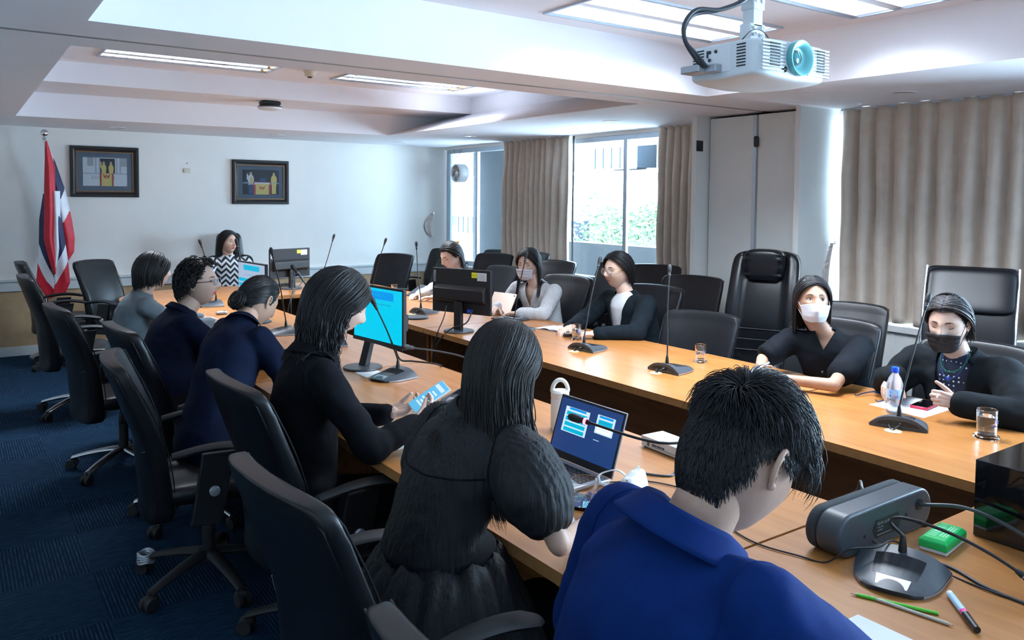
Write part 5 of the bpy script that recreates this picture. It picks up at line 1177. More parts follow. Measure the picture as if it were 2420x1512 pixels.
# ---- hands
def hand(w, d, n, side, curls=(.4, .45, .5, .55), thumb=.3, s=1.0, spread=.0, tdir=None):
    """w wrist, d finger direction, n palm normal; side +1 right, -1 left; curls in radians per joint"""
    w, d = V(w), V(d).normalized(); n = V(n); n = (n-d*n.dot(d)).normalized(); t = d.cross(n)*side; g = MB()
    g.cap(w-d*.015*s, w+d*.02*s, .022*s, .023*s, 12); tips = []
    for k, (o, ln, L) in enumerate(((.028, .082, .068), (.0095, .086, .076), (-.009, .082, .070), (-.026, .075, .056))):
        kn = w+d*(ln*s)+t*(o*s); g.cap(w+d*(.012*s)+t*(o*.62*s), kn, .0125*s, .0105*s, 10)
        dd = (d+t*(spread*(1.5-k)*.12)).normalized(); p = kn; c = curls[k]
        nk_ = palm(d, t, side)
        for q, (fr, r0, r1) in enumerate(((.46, .0096, .0088), (.30, .0088, .0080), (.24, .0080, .0066))):
            a = c*(1, 1.1, .7)[q]; dd, nk_ = (dd*cos(a)+nk_*sin(a)).normalized(), (nk_*cos(a)-dd*sin(a)).normalized()
            q2 = p+dd*(L*fr*s); g.cap(p, q2, r0*s, r1*s, 10); p = q2
        tips.append(p)
    n = palm(d, t, side)
    g.cap(w+d*.02*s-t*.018*s+n*.004*s, w+d*.07*s-t*.018*s, .015*s, .011*s, 10)
    r0 = w+d*.016*s+t*.022*s+n*.006*s; td = (V(tdir).normalized() if tdir else (d*.72+t*.62+n*(.15+thumb*.4)).normalized())
    p1 = r0+td*.042*s; td2 = (td*.9+d*.35+n*thumb*.55).normalized(); p2 = p1+td2*.031*s; td3 = (td2+d*.2+n*thumb*.4).normalized(); p3 = p2+td3*.024*s
    g.cap(r0, p1, .0150*s, .0108*s, 10); g.cap(p1, p2, .0108*s, .0098*s, 10); g.cap(p2, p3, .0098*s, .0080*s, 10)
    r = remesh(g, .0032*s, 3); return r, tips
def palm(d, t, side): return (t*side).cross(d).normalized()
# ---- hair
def slerp(a, b, t):
    w = math.acos(max(-1, min(1, a.dot(b))))
    return (a*sin((1-t)*w)+b*sin(t*w))/sin(w) if w > 1e-4 else a
HR = V((.080, .101, .121))
def hp(d, off=0): return V((d.x*(HR.x+off), d.y*(HR.y+off)-.003, d.z*(HR.z+off)+.002))
def dirv(az, el): return V((sin(R(az))*cos(R(el)), cos(R(az))*cos(R(el)), sin(R(el))))   # az 0 front, 90 = right side of the face
def drape(HM, s, strands, cols, r=.0026, wave=0, wf=18, grav=.35, clump=0, seg=4, step=.022):
    g = MB(); Ri = HM.to_3x3()
    for (a, b, o0, o1, L, bend) in strands:
        pts = []; k = 9
        for i in range(k):
            t = i/(k-1); dd = slerp(a, b, t); pts.append(HM @ (hp(dd, o0+(o1-o0)*t+.006*sin(pi*t))*s))
        if L > 0:
            v = (pts[-1]-pts[-2]).normalized(); p = pts[-1]; n = int(L/step); ph = random.uniform(0, 6.28); bd = V(bend) if bend else V((0, 0, 0)); w1 = V((random.uniform(-1, 1), random.uniform(-1, 1), 0))
            for i in range(n):
                tt = i/max(1, n); v = (v*(1-grav)+V((0, 0, -1))*grav+bd*tt*grav).normalized(); p = p+v*step
                for c, cr in cols:
                    q = p-c
                    if q.length < cr: p = c+q.normalized()*cr
                pts.append(p+w1*(wave*sin(tt*wf+ph)*min(1, tt*3)))
        else: w1 = V((random.uniform(-1, 1), random.uniform(-1, 1), random.uniform(-1, 1)))
        m = len(pts); rr = r*random.uniform(.7, 1.25)
        g.tube(pts, [rr*(1 if i < m*.75 else max(.15, 1-(i-m*.75)/(m*.27))) for i in range(m)], seg, caps=False)
    return g
def cap_shell(HM, s, keep, off=-.002):
    g = MB(); nu, nv = 72, 46; vs = []; ds = []
    for j in range(nv+1):
        ph = -pi/2+pi*j/nv
        for i in range(nu): th = 2*pi*i/nu; d = V((cos(ph)*cos(th), cos(ph)*sin(th), sin(ph))); ds.append(d); vs.append(HM @ (hp(d, off)*s))
    fs = []
    for j in range(nv):
        for i in range(nu):
            k = (i+1) % nu; f = (j*nu+i, j*nu+k, (j+1)*nu+k, (j+1)*nu+i); c = ds[f[0]]+ds[f[2]]
            if c.length > .01 and keep(c.normalized()): fs.append(f)
    g.add(vs, fs); return g
def hairline(d, fringe=.50, nape=-.55):
    fringe = fringe+.16
    az = abs(math.degrees(atan2(d.x, d.y)))
    if az < 30: lim = fringe
    elif az < 82: lim = fringe-(fringe+.05)*((az-30)/52)**1.6
    elif az < 108: lim = -.05+(az-82)/26*.0
    else: lim = -.05+(nape+.05)*min(1, (az-108)/30)
    return d.z > lim
def parted(n, part=-20, L=lambda az: .2, spreadf=1.0, front_az=66, low=-6, off=(.002, .020), seed=1, bend=None, back=180):
    """strands fall from a parting line running front to crown"""
    random.seed(seed); out = []
    for i in range(n):
        u = random.random(); sd = 1 if random.random() < .5 else -1
        # parting point: from front hairline back over the crown
        el = 47+u*78; a = dirv(part, el) if el <= 90 else dirv(part+180, 180-el)
        j = V((random.gauss(0, .03), random.gauss(0, .03), random.gauss(0, .02))); a = (a+j+V((sd*.03, 0, 0))).normalized()
        az = front_az+(back-front_az)*min(1, u**.8*1.08+random.uniform(-.03, .05)); azs = sd*az
        b = dirv(azs, low+random.uniform(-8, 8)-(8 if az > 140 else 0))
        o1 = random.uniform(*off); bd = bend(azs) if bend else None
        out.append((a, b, .001+o1*.4, o1, max(0, L(azs)*random.uniform(.9, 1.05)), bd))
    return out
# ---- torso and clothes
def torso(g, P, N, ry_p, ry_n, s=1.0, grow=0, belly=0, neck=True, hip=1.0):
    P, N = V(P), V(N); ax = (N-P); rs = []
    prof = [(-.12, .15*hip, .115), (-.02, .19*hip, .135), (.08, .185*hip, .135+belly*.4), (.28, .160+belly*.25, .115+belly), (.5, .160+belly*.2, .115+belly*.8), (.70, .170, .122), (.82, .180, .114), (.89, .165, .098), (.94, .130, .082), (.98, .095, .070), (1.02, .068, .062), (1.05, .060, .057)]
    for t, a, b in prof:
        c = P+ax*t; yw = ry_p+(ry_n-ry_p)*max(0, min(1, t)); rt_ = V((sin(yw), -cos(yw), 0)); tn = ax.normalized(); fwd = rt_.cross(tn).normalized()*-1
        c = c+fwd*(.022*sin(pi*max(0, min(1, t)))*-1)
        rs.append([c+rt_*((a*s+grow)*cos(q))+fwd*((b*s+grow)*sin(q)) for q in [2*pi*i/28 for i in range(28)]])
    g.rings(rs)
def person(name_label, H, face, pitch, P, N, yaw, arms, sk='skin', hs=1.0, roll=0, bs=1.0, belly=0, sw=.185, syaw=None, lips='lips', cloth=None, legs='dark', hair=None, hands_=None, closed=False, fat=1, male=False, look=0, shdrop=.062, shz=(0, 0), sleeves='long', knee=None, forward_legs=True, ears=True):
    base = V((P[0], P[1], 0)); o = empty('person', base, 0, name_label, 'person')
    H, P, N = V(H), V(P), V(N); N = V((N.x+(H.x-N.x)*.15, N.y+(H.y-N.y)*.15, N.z+.055)); yw = R(yaw); sy = R(syaw if syaw is not None else yaw)
    fwd = V((cos(yw), sin(yw), 0)); rt_ = V((sin(yw), -cos(yw), 0)); rs_ = V((sin(sy), -cos(sy), 0))
    HM = Mx.Translation(H) @ Mx.Rotation(R(face-90), 4, 'Z') @ Mx.Rotation(R(pitch), 4, 'X') @ Mx.Rotation(R(roll), 4, 'Y')
    sh = {1: N+rs_*sw-V((0, 0, shdrop-shz[0])), -1: N-rs_*sw-V((0, 0, shdrop-shz[1]))}
    hipc = {e: P+rt_*(.09*e)+fwd*.02 for e in (1, -1)}; kn = {e: V((P.x, P.y, .50))+fwd*(.42)+rt_*(.10*e) for e in (1, -1)}; an = {e: V((kn[e].x, kn[e].y, .09))-fwd*.04 for e in (1, -1)}
    # body: one continuous skin surface
    g = MB(); torso(g, P, N, yw, sy, bs, -.022, belly)
    nk = HM @ (V((0, -.030, -.070))*hs); g.cap(N-V((0, 0, .03)), nk, .056*(bs if bs > 1 else 1)*(1.04 if male else 1), .052*hs*(1.0 if male else 1), 18)
    for e in (1, -1):
        el, wr = V(arms[e][0]), V(arms[e][1]); g.cap(sh[e]-rs_*(.03*e), sh[e], .045, .042); g.cap(sh[e], el, .040*bs, .034*bs); g.cap(el, wr, .034*bs, .024*bs)
        g.cap(hipc[e], kn[e], .068, .050); g.cap(kn[e], an[e], .045, .034); g.cap(an[e], an[e]-V((0, 0, .04))+fwd*.10, .032, .026)
    b_ = remesh(g, .009, 5); hd = MB(); make_head(hd, HM, hs, fat, male, closed=closed, look=look, ears=ears)
    off = len(b_.v); b_.v += hd.v; b_.f += [tuple(i+off for i in f) for f in hd.f]; b_.m += hd.m
    if hands_:
        for e, args in hands_.items():
            r, tp = hand(arms[e][1], *args[:2], e, **args[2]); off = len(b_.v); b_.v += r.v; b_.f += [tuple(i+off for i in f) for f in r.f]; b_.m += r.m
    else:
        for e in (1, -1):
            d = (V(arms[e][1])-V(arms[e][0])).normalized(); d.z = min(d.z, 0); r, tp = hand(arms[e][1], d, (0, 0, -1), e, (.25, .28, .3, .33)); off = len(b_.v); b_.v += r.v; b_.f += [tuple(i+off for i in f) for f in r.f]; b_.m += r.m
    def B(mb, nm, mm, **kw):
        mb.v = [(p[0]-base.x, p[1]-base.y, p[2]) for p in mb.v]; return mb.build(nm, mm, o, auto=kw.pop('auto', 0), **kw)
    B(b_, 'body', [sk, lips, 'eyew', 'iris', 'brow'])
    # trousers and shoes
    g = MB(); 
    for e in (1, -1): g.cap(hipc[e], kn[e], .088*bs, .068); g.cap(kn[e], an[e], .062, .050)
    g.cap(hipc[1], hipc[-1], .11*bs, .11*bs); B(remesh(g, .014, 4), 'trousers', 'cl_'+legs)
    for e in (1, -1):
        g = MB(); g.cap(an[e]-V((0, 0, .03)), an[e]-V((0, 0, .042))+fwd*.13, .042, .034); g.cap(an[e]-V((0, 0, .03))-fwd*.02, an[e]-V((0, 0, .03)), .040, .042); B(g, 'shoe', 'rubber')
    cols = [(N-V((0, 0, .10))+(P-N)*.0, .135*bs)]+[(P+(N-P)*t, .140*bs+belly) for t in (.75, .6, .45, .3)]+[(sh[e]-rs_*(.01*e)-V((0, 0, .01)), .072*bs) for e in (1, -1)]+[(sh[e]-rs_*(.07*e), .075*bs) for e in (1, -1)]
    ctx = dict(o=o, H=H, HM=HM, hs=hs, P=P, N=N, sh=sh, arms=arms, yw=yw, sy=sy, fwd=fwd, rt=rt_, rs=rs_, B=B, cols=cols, bs=bs, belly=belly, nk=nk)
    return ctx
def top(c, m, name='jacket', grow=.0, sleeve=1.0, puff=0, folds=.007, voxel=.0085, cut=None, planes=None, cuff=.0, hem=None, collar=None, solid=0, sl_r=(.057, .048, .037), seed=0, fscale=7, hip=1.0, smooth=13, bump_fn=None):
    g = MB(); torso(g, c['P'], c['N'], c['yw'], c['sy'], c['bs'], grow, c['belly'], hip=hip)
    for e in (1, -1):
        el, wr = V(c['arms'][e][0]), V(c['arms'][e][1]); s0 = c['sh'][e]; g.cap(s0-c['rs']*(.09*e)+V((0, 0, -.015)), s0-V((0, 0, .006)), (.060)*c['bs']+grow, sl_r[0]*c['bs']+grow)
        if sleeve <= 1:   # short sleeve
            q = s0+(el-s0)*sleeve; g.cap(s0, q, sl_r[0]*c['bs']+grow+puff*.4, sl_r[1]*c['bs']+grow+puff)
            if puff: g.cap(s0+(q-s0)*.35, s0+(q-s0)*.75, sl_r[0]+puff*1.5, sl_r[0]+puff*1.7)
        else:
            g.cap(s0, el, sl_r[0]*c['bs']+grow, sl_r[1]*c['bs']+grow); q = el+(wr-el)*(sleeve-1); g.cap(el, q, sl_r[1]*c['bs']+grow, sl_r[2]+grow)
    def dp(v, n):
        a = MN.noise(V((v.x*fscale+seed, v.y*fscale, v.z*fscale*1.6))); b_ = MN.noise(V((v.x*22, v.y*22, v.z*30+seed)))
        w_ = MN.noise(V((v.x*5+seed, v.y*5, v.z*3))); r = folds*(a*1.1)+folds*.40*b_+folds*.9*sin((v.z*38+v.x*14-v.y*10)+w_*9)*max(0, MN.noise(V((v.x*4, v.y*4+seed, v.z*4))))
        for e in (1, -1):
            q = (v-V(c['arms'][e][0])).length
            if q < .13: r += folds*.9*sin(q*120)*(1-q/.13)
        return r+(bump_fn(v, n) if bump_fn else 0)
    r = remesh(g, voxel, smooth, dp, cut)
    if planes:
        import bmesh
        me = bpy.data.meshes.new('t'); me.from_pydata([tuple(v) for v in r.v], [], r.f); bm = bmesh.new(); bm.from_mesh(me)
        for co, no in planes: bmesh.ops.bisect_plane(bm, geom=bm.verts[:]+bm.edges[:]+bm.faces[:], plane_co=co, plane_no=no)
        bad = [f for f in bm.faces if all((f.calc_center_median()-co).dot(no) > 0 for co, no in planes)]
        bmesh.ops.delete(bm, geom=bad, context='FACES'); bm.verts.index_update(); r = MB(); r.add([v.co.copy() for v in bm.verts], [tuple(v.index for v in f.verts) for f in bm.faces]); bm.free(); bpy.data.meshes.remove(me)
    return c['B'](r, name, m, solid=solid)
def seam(c, gar, planes, r=.0022, name='seams', m='cl_black'):
    import bmesh
    g = MB()
    for p0, n0, lim in planes:
        bm = bmesh.new(); bm.from_mesh(gar.data); base = c['o'].location; res = bmesh.ops.bisect_plane(bm, geom=bm.verts[:]+bm.edges[:]+bm.faces[:], plane_co=V(p0)-base, plane_no=V(n0))
        for e in res['geom_cut']:
            if isinstance(e, bmesh.types.BMEdge):
                a, b = e.verts[0].co+base, e.verts[1].co+base
                if lim((a+b)/2) and (b-a).length > 1e-5: g.tube([a, b], r, 4, caps=False)
        bm.free()
    if g.v: return c['B'](g, name, m)
def armholes(c, gar, m='cl_black', r=.0024):
    for e in (1, -1):
        s0 = c['sh'][e]-c['rs']*(.012*e); seam(c, gar, [(s0, c['rs']+V((0, 0, .15*e)), lambda q, s0=s0: (q-s0).length < .13 and q.z > s0.z-.11)], r, 'shoulder_seam', m)
def back_seam(c, gar, m='cl_black'):
    f_ = V((cos(c['sy']), sin(c['sy']), 0)); return seam(c, gar, [(c['N'], c['rs'], lambda q: (q-c['N']).dot(f_) < (c['P']-c['N']).dot(f_)*max(0, min(1, (c['N'].z-q.z)/.5))-.02)], .0018, 'centre_back_seam', m)
def collar(c, m, h=.04, r=.066, open_=.5, name='collar', flare=.012, tilt=.02, a_front=None, parent=None):
    """a band round the neck that opens at the front; folded outwards"""
    g = MB(); N = c['N']; up_ = (c['nk']-N).normalized(); up_ = (up_+V((0, 0, .5))).normalized(); ff = V((cos(c['sy']), sin(c['sy']), 0)); ff = (ff-up_*ff.dot(up_)).normalized(); rr_ = ff.cross(up_)
    def f(u, v):
        a = pi+(u-.5)*2*(pi-open_*.5); d = ff*cos(a)+rr_*sin(a); fr = max(0, cos(a))
        if v < .45: q = v/.45; rr = r*(1-.04*q); z = h*q
        else: q = (v-.45)/.55; rr = r*.96+flare*(.4+q*1.6); z = h-h*1.05*q
        return tuple(N-up_*.012+d*(rr*(1+.10*fr))+up_*z-V((0, 0, tilt*fr)))
    g.grid(f, 60, 12); return c['B'](g, name, m, solid=.003)
for n_, c1_, c2_, kw in (('dark', (.006, .007, .010), (.010, .011, .015), {}), ('navy', (.002, .005, .018), (.0035, .008, .026), {}), ('navy2', (.0025, .006, .022), (.004, .010, .032), {}), ('black', (.003, .004, .006), (.005, .006, .009), {}), ('grey', (.13, .165, .19), (.18, .215, .24), {}), ('polo', (.0015, .016, .105), (.0025, .024, .14), {}), ('white', (.55, .59, .62), (.62, .66, .70), {}), ('cardi', (.004, .008, .012), (.007, .012, .017), {}), ('blacktee', (.0035, .005, .008), (.006, .008, .012), {}), ('jacket', (.006, .008, .010), (.009, .012, .015), {})):
    M['cl_'+n_] = fabric('cloth_'+n_, c1_, c2_, 700, .85, .22, spec=.15)
M['cl_tweed'] = nmat('white_tweed', (.44, .46, .49), (.64, .66, .69), 120, .9, .8, 260, .003)
m = mat('chevron_blouse', (.02, .02, .03), .7); v = tc(m); s_ = nd(m, 'ShaderNodeSeparateXYZ'); lk(m, v, s_.inputs[0])
def mth(m, op, a, b=None):
    n = nd(m, 'ShaderNodeMath', operation=op)
    for i, q in enumerate((a, b)):
        if q is None: continue
        if isinstance(q, (int, float)): n.inputs[i].default_value = q
        else: lk(m, q, n.inputs[i])
    return n.outputs[0]
zg = mth(m, 'PINGPONG', s_.outputs[0], .045); z2 = mth(m, 'ADD', s_.outputs[2], mth(m, 'MULTIPLY', zg, 1.1)); f = mth(m, 'GREATER_THAN', mth(m, 'PINGPONG', z2, .032), .016)
lk(m, ramp(m, f, [(.4, (.012, .013, .02)), (.6, (.55, .60, .64))]), bsdf(m).inputs['Base Color']); M['cl_chev'] = m
m = mat('polka_dot_cloth', (.01, .015, .04), .7); vo = nd(m, 'ShaderNodeTexVoronoi'); vo.inputs['Scale'].default_value = 45; vo.inputs['Randomness'].default_value = .15; lk(m, tc(m), vo.inputs['Vector'])
lk(m, ramp(m, vo.outputs['Distance'], [(.16, (.7, .75, .8)), (.22, (.008, .014, .04))]), bsdf(m).inputs['Base Color']); M['cl_dots'] = m
m = nmat('crinkled_sheer_black', (.004, .005, .007), (.010, .012, .016), 30, .7, 0); bump(m, noisy(m, 1, 3, tc(m, scale=(85, 85, 4))), 1.0, .007); M['cl_sheer'] = m
M['maskw'] = nmat('white_mask_fabric', (.54, .56, .62), (.60, .62, .68), 40, .8, .05, 300); M['maskb'] = nmat('black_mask_fabric', (.010, .011, .014), (.018, .019, .022), 40, .6, .1, 300)
M['lens'] = mat('spectacle_lens', (1, 1, 1), 0, trans=1, ior=1.05); M['pearl'] = mat('pearl', (.8, .78, .72), .2); M['goldj'] = mat('gold_jewellery', (.8, .6, .25), .25, 1)
def add_hair(c, g, m='hair', name='hair'): return c['B'](g, name, m)
def mask(c, m, kind='pleat'):
    g = MB(); HM, s = c['HM'], c['hs']
    def f(u, v):
        a = (u-.5)*2*R(66); x = .078*sin(a); z = (-.004-.016*abs(u-.5)*2)+v*(-.098+.030*(abs(u-.5)*2)**2)
        y = .030+.075*cos(a)**.75+(.018*g2(x, z+.014, .012, .016) if kind == 'pleat' else .020*exp(-(x/.024)**2)*(1-abs(v-.42)*1.6))-.028*max(0, v-.70)*3*.55
        x *= 1-.20*v
        if kind == 'pleat': y += .0035*abs(sin(v*pi*4))
        return HM @ (V((x*1.04, y+.006, z))*s)
    g.grid(lambda u, v: tuple(f(u, v)), 40, 26); mk = c['B'](g, 'face_mask', m, solid=.002)
    g = MB()
    for e in (0, 1):
        for v0 in (.08, .85): 
            p = f(e, v0); E = HM @ (V(((-1, 1)[e]*.080, -.010, (.022 if v0 < .5 else -.028)))*s); g.tube([p, (V(p)+E)/2+V((0, 0, .002)), E], .0014, 6)
    c['B'](g, 'ear_loops', m); return mk
def glasses(c, m, shape='round', temple=None, w=.022, h=.0185):
    HM, s = c['HM'], c['hs']; g = MB(); y0 = .105
    for e in (-1, 1):
        n = 40; pts = []
        for i in range(n+1):
            t = 2*pi*i/n; pw = 1 if shape == 'round' else .45
            cx = math.copysign(abs(cos(t))**pw, cos(t)); cz = math.copysign(abs(sin(t))**pw, sin(t)); x = e*.032+cx*w; pts.append(HM @ (V((x, y0-abs(x)*.12, .008+cz*h))*s))
        g.tube(pts, .0016*s, 8)
    g.tube([HM @ (V((x, y0+.002-abs(x)*.12, .016-abs(x)*.15))*s) for x in (-.011, -.005, 0, .005, .011)], .0016*s, 8); fr = c['B'](g, 'spectacle_frame', m)
    for e in (-1, 1): g = MB(); g.tube([HM @ (V((e*.0545, y0-.008, .014))*s), HM @ (V((e*.072, y0-.025, .014))*s), HM @ (V((e*.0815, .03, .012))*s), HM @ (V((e*.083, -.01, .012))*s), HM @ (V((e*.081, -.028, -.006))*s)], .0020*s, 8); t_ = c['B'](g, 'temple_arm', temple or m)
    g = MB()
    for e in (-1, 1):
        pts = [HM @ (V((e*.032+cos(2*pi*i/24)*w*.95, y0-abs(e*.032+cos(2*pi*i/24)*w)*.12, .008+sin(2*pi*i/24)*h*.95))*s) for i in range(24)]; g.add(pts, [tuple(range(24))])
    c['B'](g, 'lenses', 'pane')
# ---------------------------------------------------------------- the twelve people
def K(fr=.50, nape=-.5): return lambda d: hairline(d, fr, nape)
# 1 chairwoman
c = person('person in a black and white chevron blouse sitting at the head of the table', (2.59, 9.28, 1.185), -72, 2, (2.64, 9.36, .52), (2.61, 9.33, .975), -90, {1: ((2.34, 9.20, .72), (2.42, 8.95, .70)), -1: ((2.90, 9.18, .72), (2.84, 8.95, .70))}, 'skin_pale', 1.06, lips='lips_red')
top(c, 'cl_chev', 'blouse', .004, 1.9, seed=1); collar(c, 'cl_black', .035, .070, 1.4)
g = drape(c['HM'], c['hs'], parted(560, -25, lambda az: .07 if abs(az) < 150 else .05, front_az=70, off=(.004, .026), seed=2, bend=lambda az: None), c['cols'], .0034); g2_ = cap_shell(c['HM'], c['hs'], K(.55)); g.add(g2_.v, g2_.f); add_hair(c, g)
# 2 grey sweater
c = person('person with a black bob in a grey sweater, seen from behind at the left row', (1.17, 6.05, 1.17), 12, -4, (.98, 6.08, .52), (1.08, 6.05, .965), 0, {1: ((1.28, 5.82, .80), (1.52, 5.90, .80)), -1: ((1.28, 6.30, .80), (1.52, 6.18, .80))}, 'skin_pale', 1.06)
gar = top(c, 'cl_grey', 'sweater', .006, 1.95, seed=4); armholes(c, gar, 'cl_grey'); collar(c, 'cl_grey', .02, .066, .2, flare=.002)
g = drape(c['HM'], c['hs'], parted(900, -18, lambda az: .075 if abs(az) < 110 else .085, front_az=74, off=(.006, .030), seed=3), [], .0034, grav=.5); g2_ = cap_shell(c['HM'], c['hs'], K(.55)); g.add(g2_.v, g2_.f); add_hair(c, g)
g = MB(); g.ell(c['HM'] @ (V((.079, -.004, -.032))*1.06), .004); c['B'](g, 'earring', 'pearl')
# 3 curly hair and glasses
c = person('person with curly black hair and glasses in a navy suit, looking right', (1.215, 4.97, 1.185), -36, 3, (.98, 4.74, .52), (1.10, 4.97, .975), -5, {1: ((1.28, 4.66, .79), (1.54, 4.80, .80)), -1: ((1.30, 5.28, .80), (1.56, 5.14, .80))}, 'skin_pale', 1.08, bs=1.16, belly=.03, sw=.205, lips='lips_red', fat=1.5, look=1)
gar = top(c, 'cl_navy', 'suit_jacket', .010, 1.95, seed=6); armholes(c, gar, 'cl_navy'); back_seam(c, gar, 'cl_navy'); collar(c, 'cl_navy', .035, .078, 1.2)
random.seed(31); st = []
for i in range(1000):
    d = V((random.gauss(0, 1), random.gauss(0, 1), random.gauss(0, 1))).normalized()
    if not hairline(d, .62, -.45): continue
    az = math.degrees(atan2(d.x, d.y))
    if abs(az) < 75 and d.z < .3: continue
    st.append(d)
g = MB(); HM, s = c['HM'], c['hs']
for d in st:
    tgt = (d*.8+V((d.x*.2, -.15, -.4))).normalized(); n = 16; ph = random.uniform(0, 6.28); pts = []; u = d.orthogonal().normalized(); w = d.cross(u); L_ = random.uniform(.35, .6)
    for i in range(n):
        t = i/(n-1); q = slerp(d, tgt, t*L_*1.6 if L_*1.6*t < 1 else 1); r_ = .006+.030*sin(t*pi*.62)*(1 if d.z > -.2 else 1.15)
        pts.append(HM @ ((hp(q, r_)+u*(.009*cos(t*11+ph))+w*(.009*sin(t*11+ph)))*s))
    g.tube(pts, [.0028]*(n-3)+[.0022, .0014, .0005], 4, caps=False)
g2_ = cap_shell(c['HM'], c['hs'], lambda d: hairline(d, .62, -.45), .008); g.add(g2_.v, g2_.f); add_hair(c, g)
M['browngl'] = mat('brown_temple', (.06, .03, .025), .3); M['bluegl'] = mat('blue_grey_frame', (.18, .24, .32), .3); glasses(c, 'bluegl', 'sq', 'browngl', .023, .0165)
# 4 hair bun
c = person('person with a low hair bun in a navy suit, head bent over the table', (1.335, 4.23, 1.145), 24, -34, (.98, 3.86, .52), (1.20, 4.11, 1.005), 8, {1: ((1.36, 3.84, .79), (1.60, 4.12, .80)), -1: ((1.44, 4.42, .80), (1.62, 4.30, .80))}, 'skin', 1.06, bs=1.08, sw=.20, ears=True)
gar = top(c, 'cl_navy2', 'suit_jacket', .010, 1.95, seed=9, hip=1.08); armholes(c, gar, 'cl_navy2'); back_seam(c, gar, 'cl_navy2'); collar(c, 'cl_navy2', .03, .072, 1.2)
random.seed(5); st = []; bun = dirv(178, -22)
for i in range(900):
    az = random.uniform(-180, 180); e = 40 if abs(az) < 60 else (40-(abs(az)-60)*1.1 if abs(az) < 100 else -4-(abs(az)-100)*.35)
    st.append((dirv(az, e+random.uniform(0, 6)), (bun+V((random.gauss(0, .05), 0, random.gauss(0, .06)))).normalized(), .001, random.uniform(.008, .02), 0, None))
for i in range(400):
    az = random.uniform(-60, 60); st.append((dirv(az, random.uniform(42, 85)), (bun+V((random.gauss(0, .05), 0, random.gauss(0, .06)))).normalized(), .006, random.uniform(.012, .022), 0, None))
g = drape(c['HM'], c['hs'], st, [], .0028); g2_ = cap_shell(c['HM'], c['hs'], K(.60, -.5)); g.add(g2_.v, g2_.f)
bc = c['HM'] @ (hp(bun, .030)*c['hs']); bx_, by_, bz_ = [c['HM'].to_3x3().col[i] for i in range(3)]
for i in range(170):
    r0 = random.uniform(.014, .034); a0 = random.uniform(0, 6.28); zz = random.uniform(-.022, .022); rr = r0*cos(zz/.03); k = random.uniform(1.2, 2.6)
    g.tube([bc+bx_*((.050-.012*(abs(zz)/.022))*(r0/.034)*cos(a0+t*k))+bz_*((.050)*(r0/.034)*sin(a0+t*k))+by_*(-zz*(1)-.004*sin(t*3)) for t in [j/9 for j in range(10)]], [.001]+[.0034]*8+[.001], 4, caps=False)
g.ell(bc, (.036, .030, .036), rot=c['HM'].to_3x3()); add_hair(c, g)
# 5 blazer with phone
c = person('person with long dark hair in a black blazer, looking down at a phone', (1.235, 2.945, 1.285), -9, -26, (1.10, 2.92, .52), (1.12, 2.94, 1.065), -12, {1: ((1.23, 2.63, .80), (1.435, 2.665, .845)), -1: ((1.27, 3.14, .80), (1.435, 2.90, .835))}, 'skin_pale', 1.10, sw=.185, closed=True, syaw=-12,
           hands_={1: ((.78, .22, .42), (-.45, .75, .25), dict(curls=(.42, .5, .55, .6), thumb=.5, tdir=(.75, .45, .55))), -1: ((.82, -.50, .22), (.05, -.40, .9), dict(curls=(.45, .50, .55, .6), thumb=.5, tdir=(.85, -.05, .45)))})
gar = top(c, 'cl_black', 'blazer', .010, 1.93, seed=12, hip=1.12, folds=.007); armholes(c, gar, 'cl_black'); back_seam(c, gar, 'cl_black'); collar(c, 'cl_black', .035, .072, 1.3, flare=.016)
for e, wr in ((1, c['arms'][1][1]),):
    el = V(c['arms'][1][0]); wv_ = V(wr); d = (wv_-el).normalized(); g = MB()
    for q in range(4): p = el+(wv_-el)*(.70+.055*q)+d.cross(V((0, 0, 1))).normalized()*.040+V((0, 0, -.012)); g.ell(p, (.0065, .0065, .0065))
    c['B'](g, 'cuff_buttons', 'dgrey')
g = drape(c['HM'], c['hs'], parted(2300, -22, lambda az: .20+.10*(abs(az) > 100)-.06*(abs(az) < 80), front_az=72, off=(.004, .026), seed=8, low=-4), c['cols'], .0020, wave=.014, wf=11, grav=.38); g2_ = cap_shell(c['HM'], c['hs'], K(.55)); g.add(g2_.v, g2_.f); add_hair(c, g)
M['phscreen'] = mat('phone_screen', (.02, .03, .05), .1, emit=(.05, .22, .36), es=.8)
ph, sc = phone(1.545, 2.76, .915, 0, 'mobile phone in a clear case held in both hands', 'phscreen', 'clearcase', w=.078, h=.165, t=.009)
ax_ = V((.50, -.12, .30)).normalized(); nz_ = V((-.62, -.25, .9)); nz_ = (nz_-ax_*nz_.dot(ax_)).normalized(); ay_ = nz_.cross(ax_); ph.rotation_euler = Mx((ax_, ay_, nz_)).transposed().to_euler()
g = MB()
for i in range(6): g.bb((-.05+.014*i, -.025, .0099), (-.042+.014*i, .022-.01*(i % 2), .0101))
g.bb((.045, -.03, .0099), (.062, .03, .0101)); g.build('screen_content', 'e_white', sc, smooth=False)
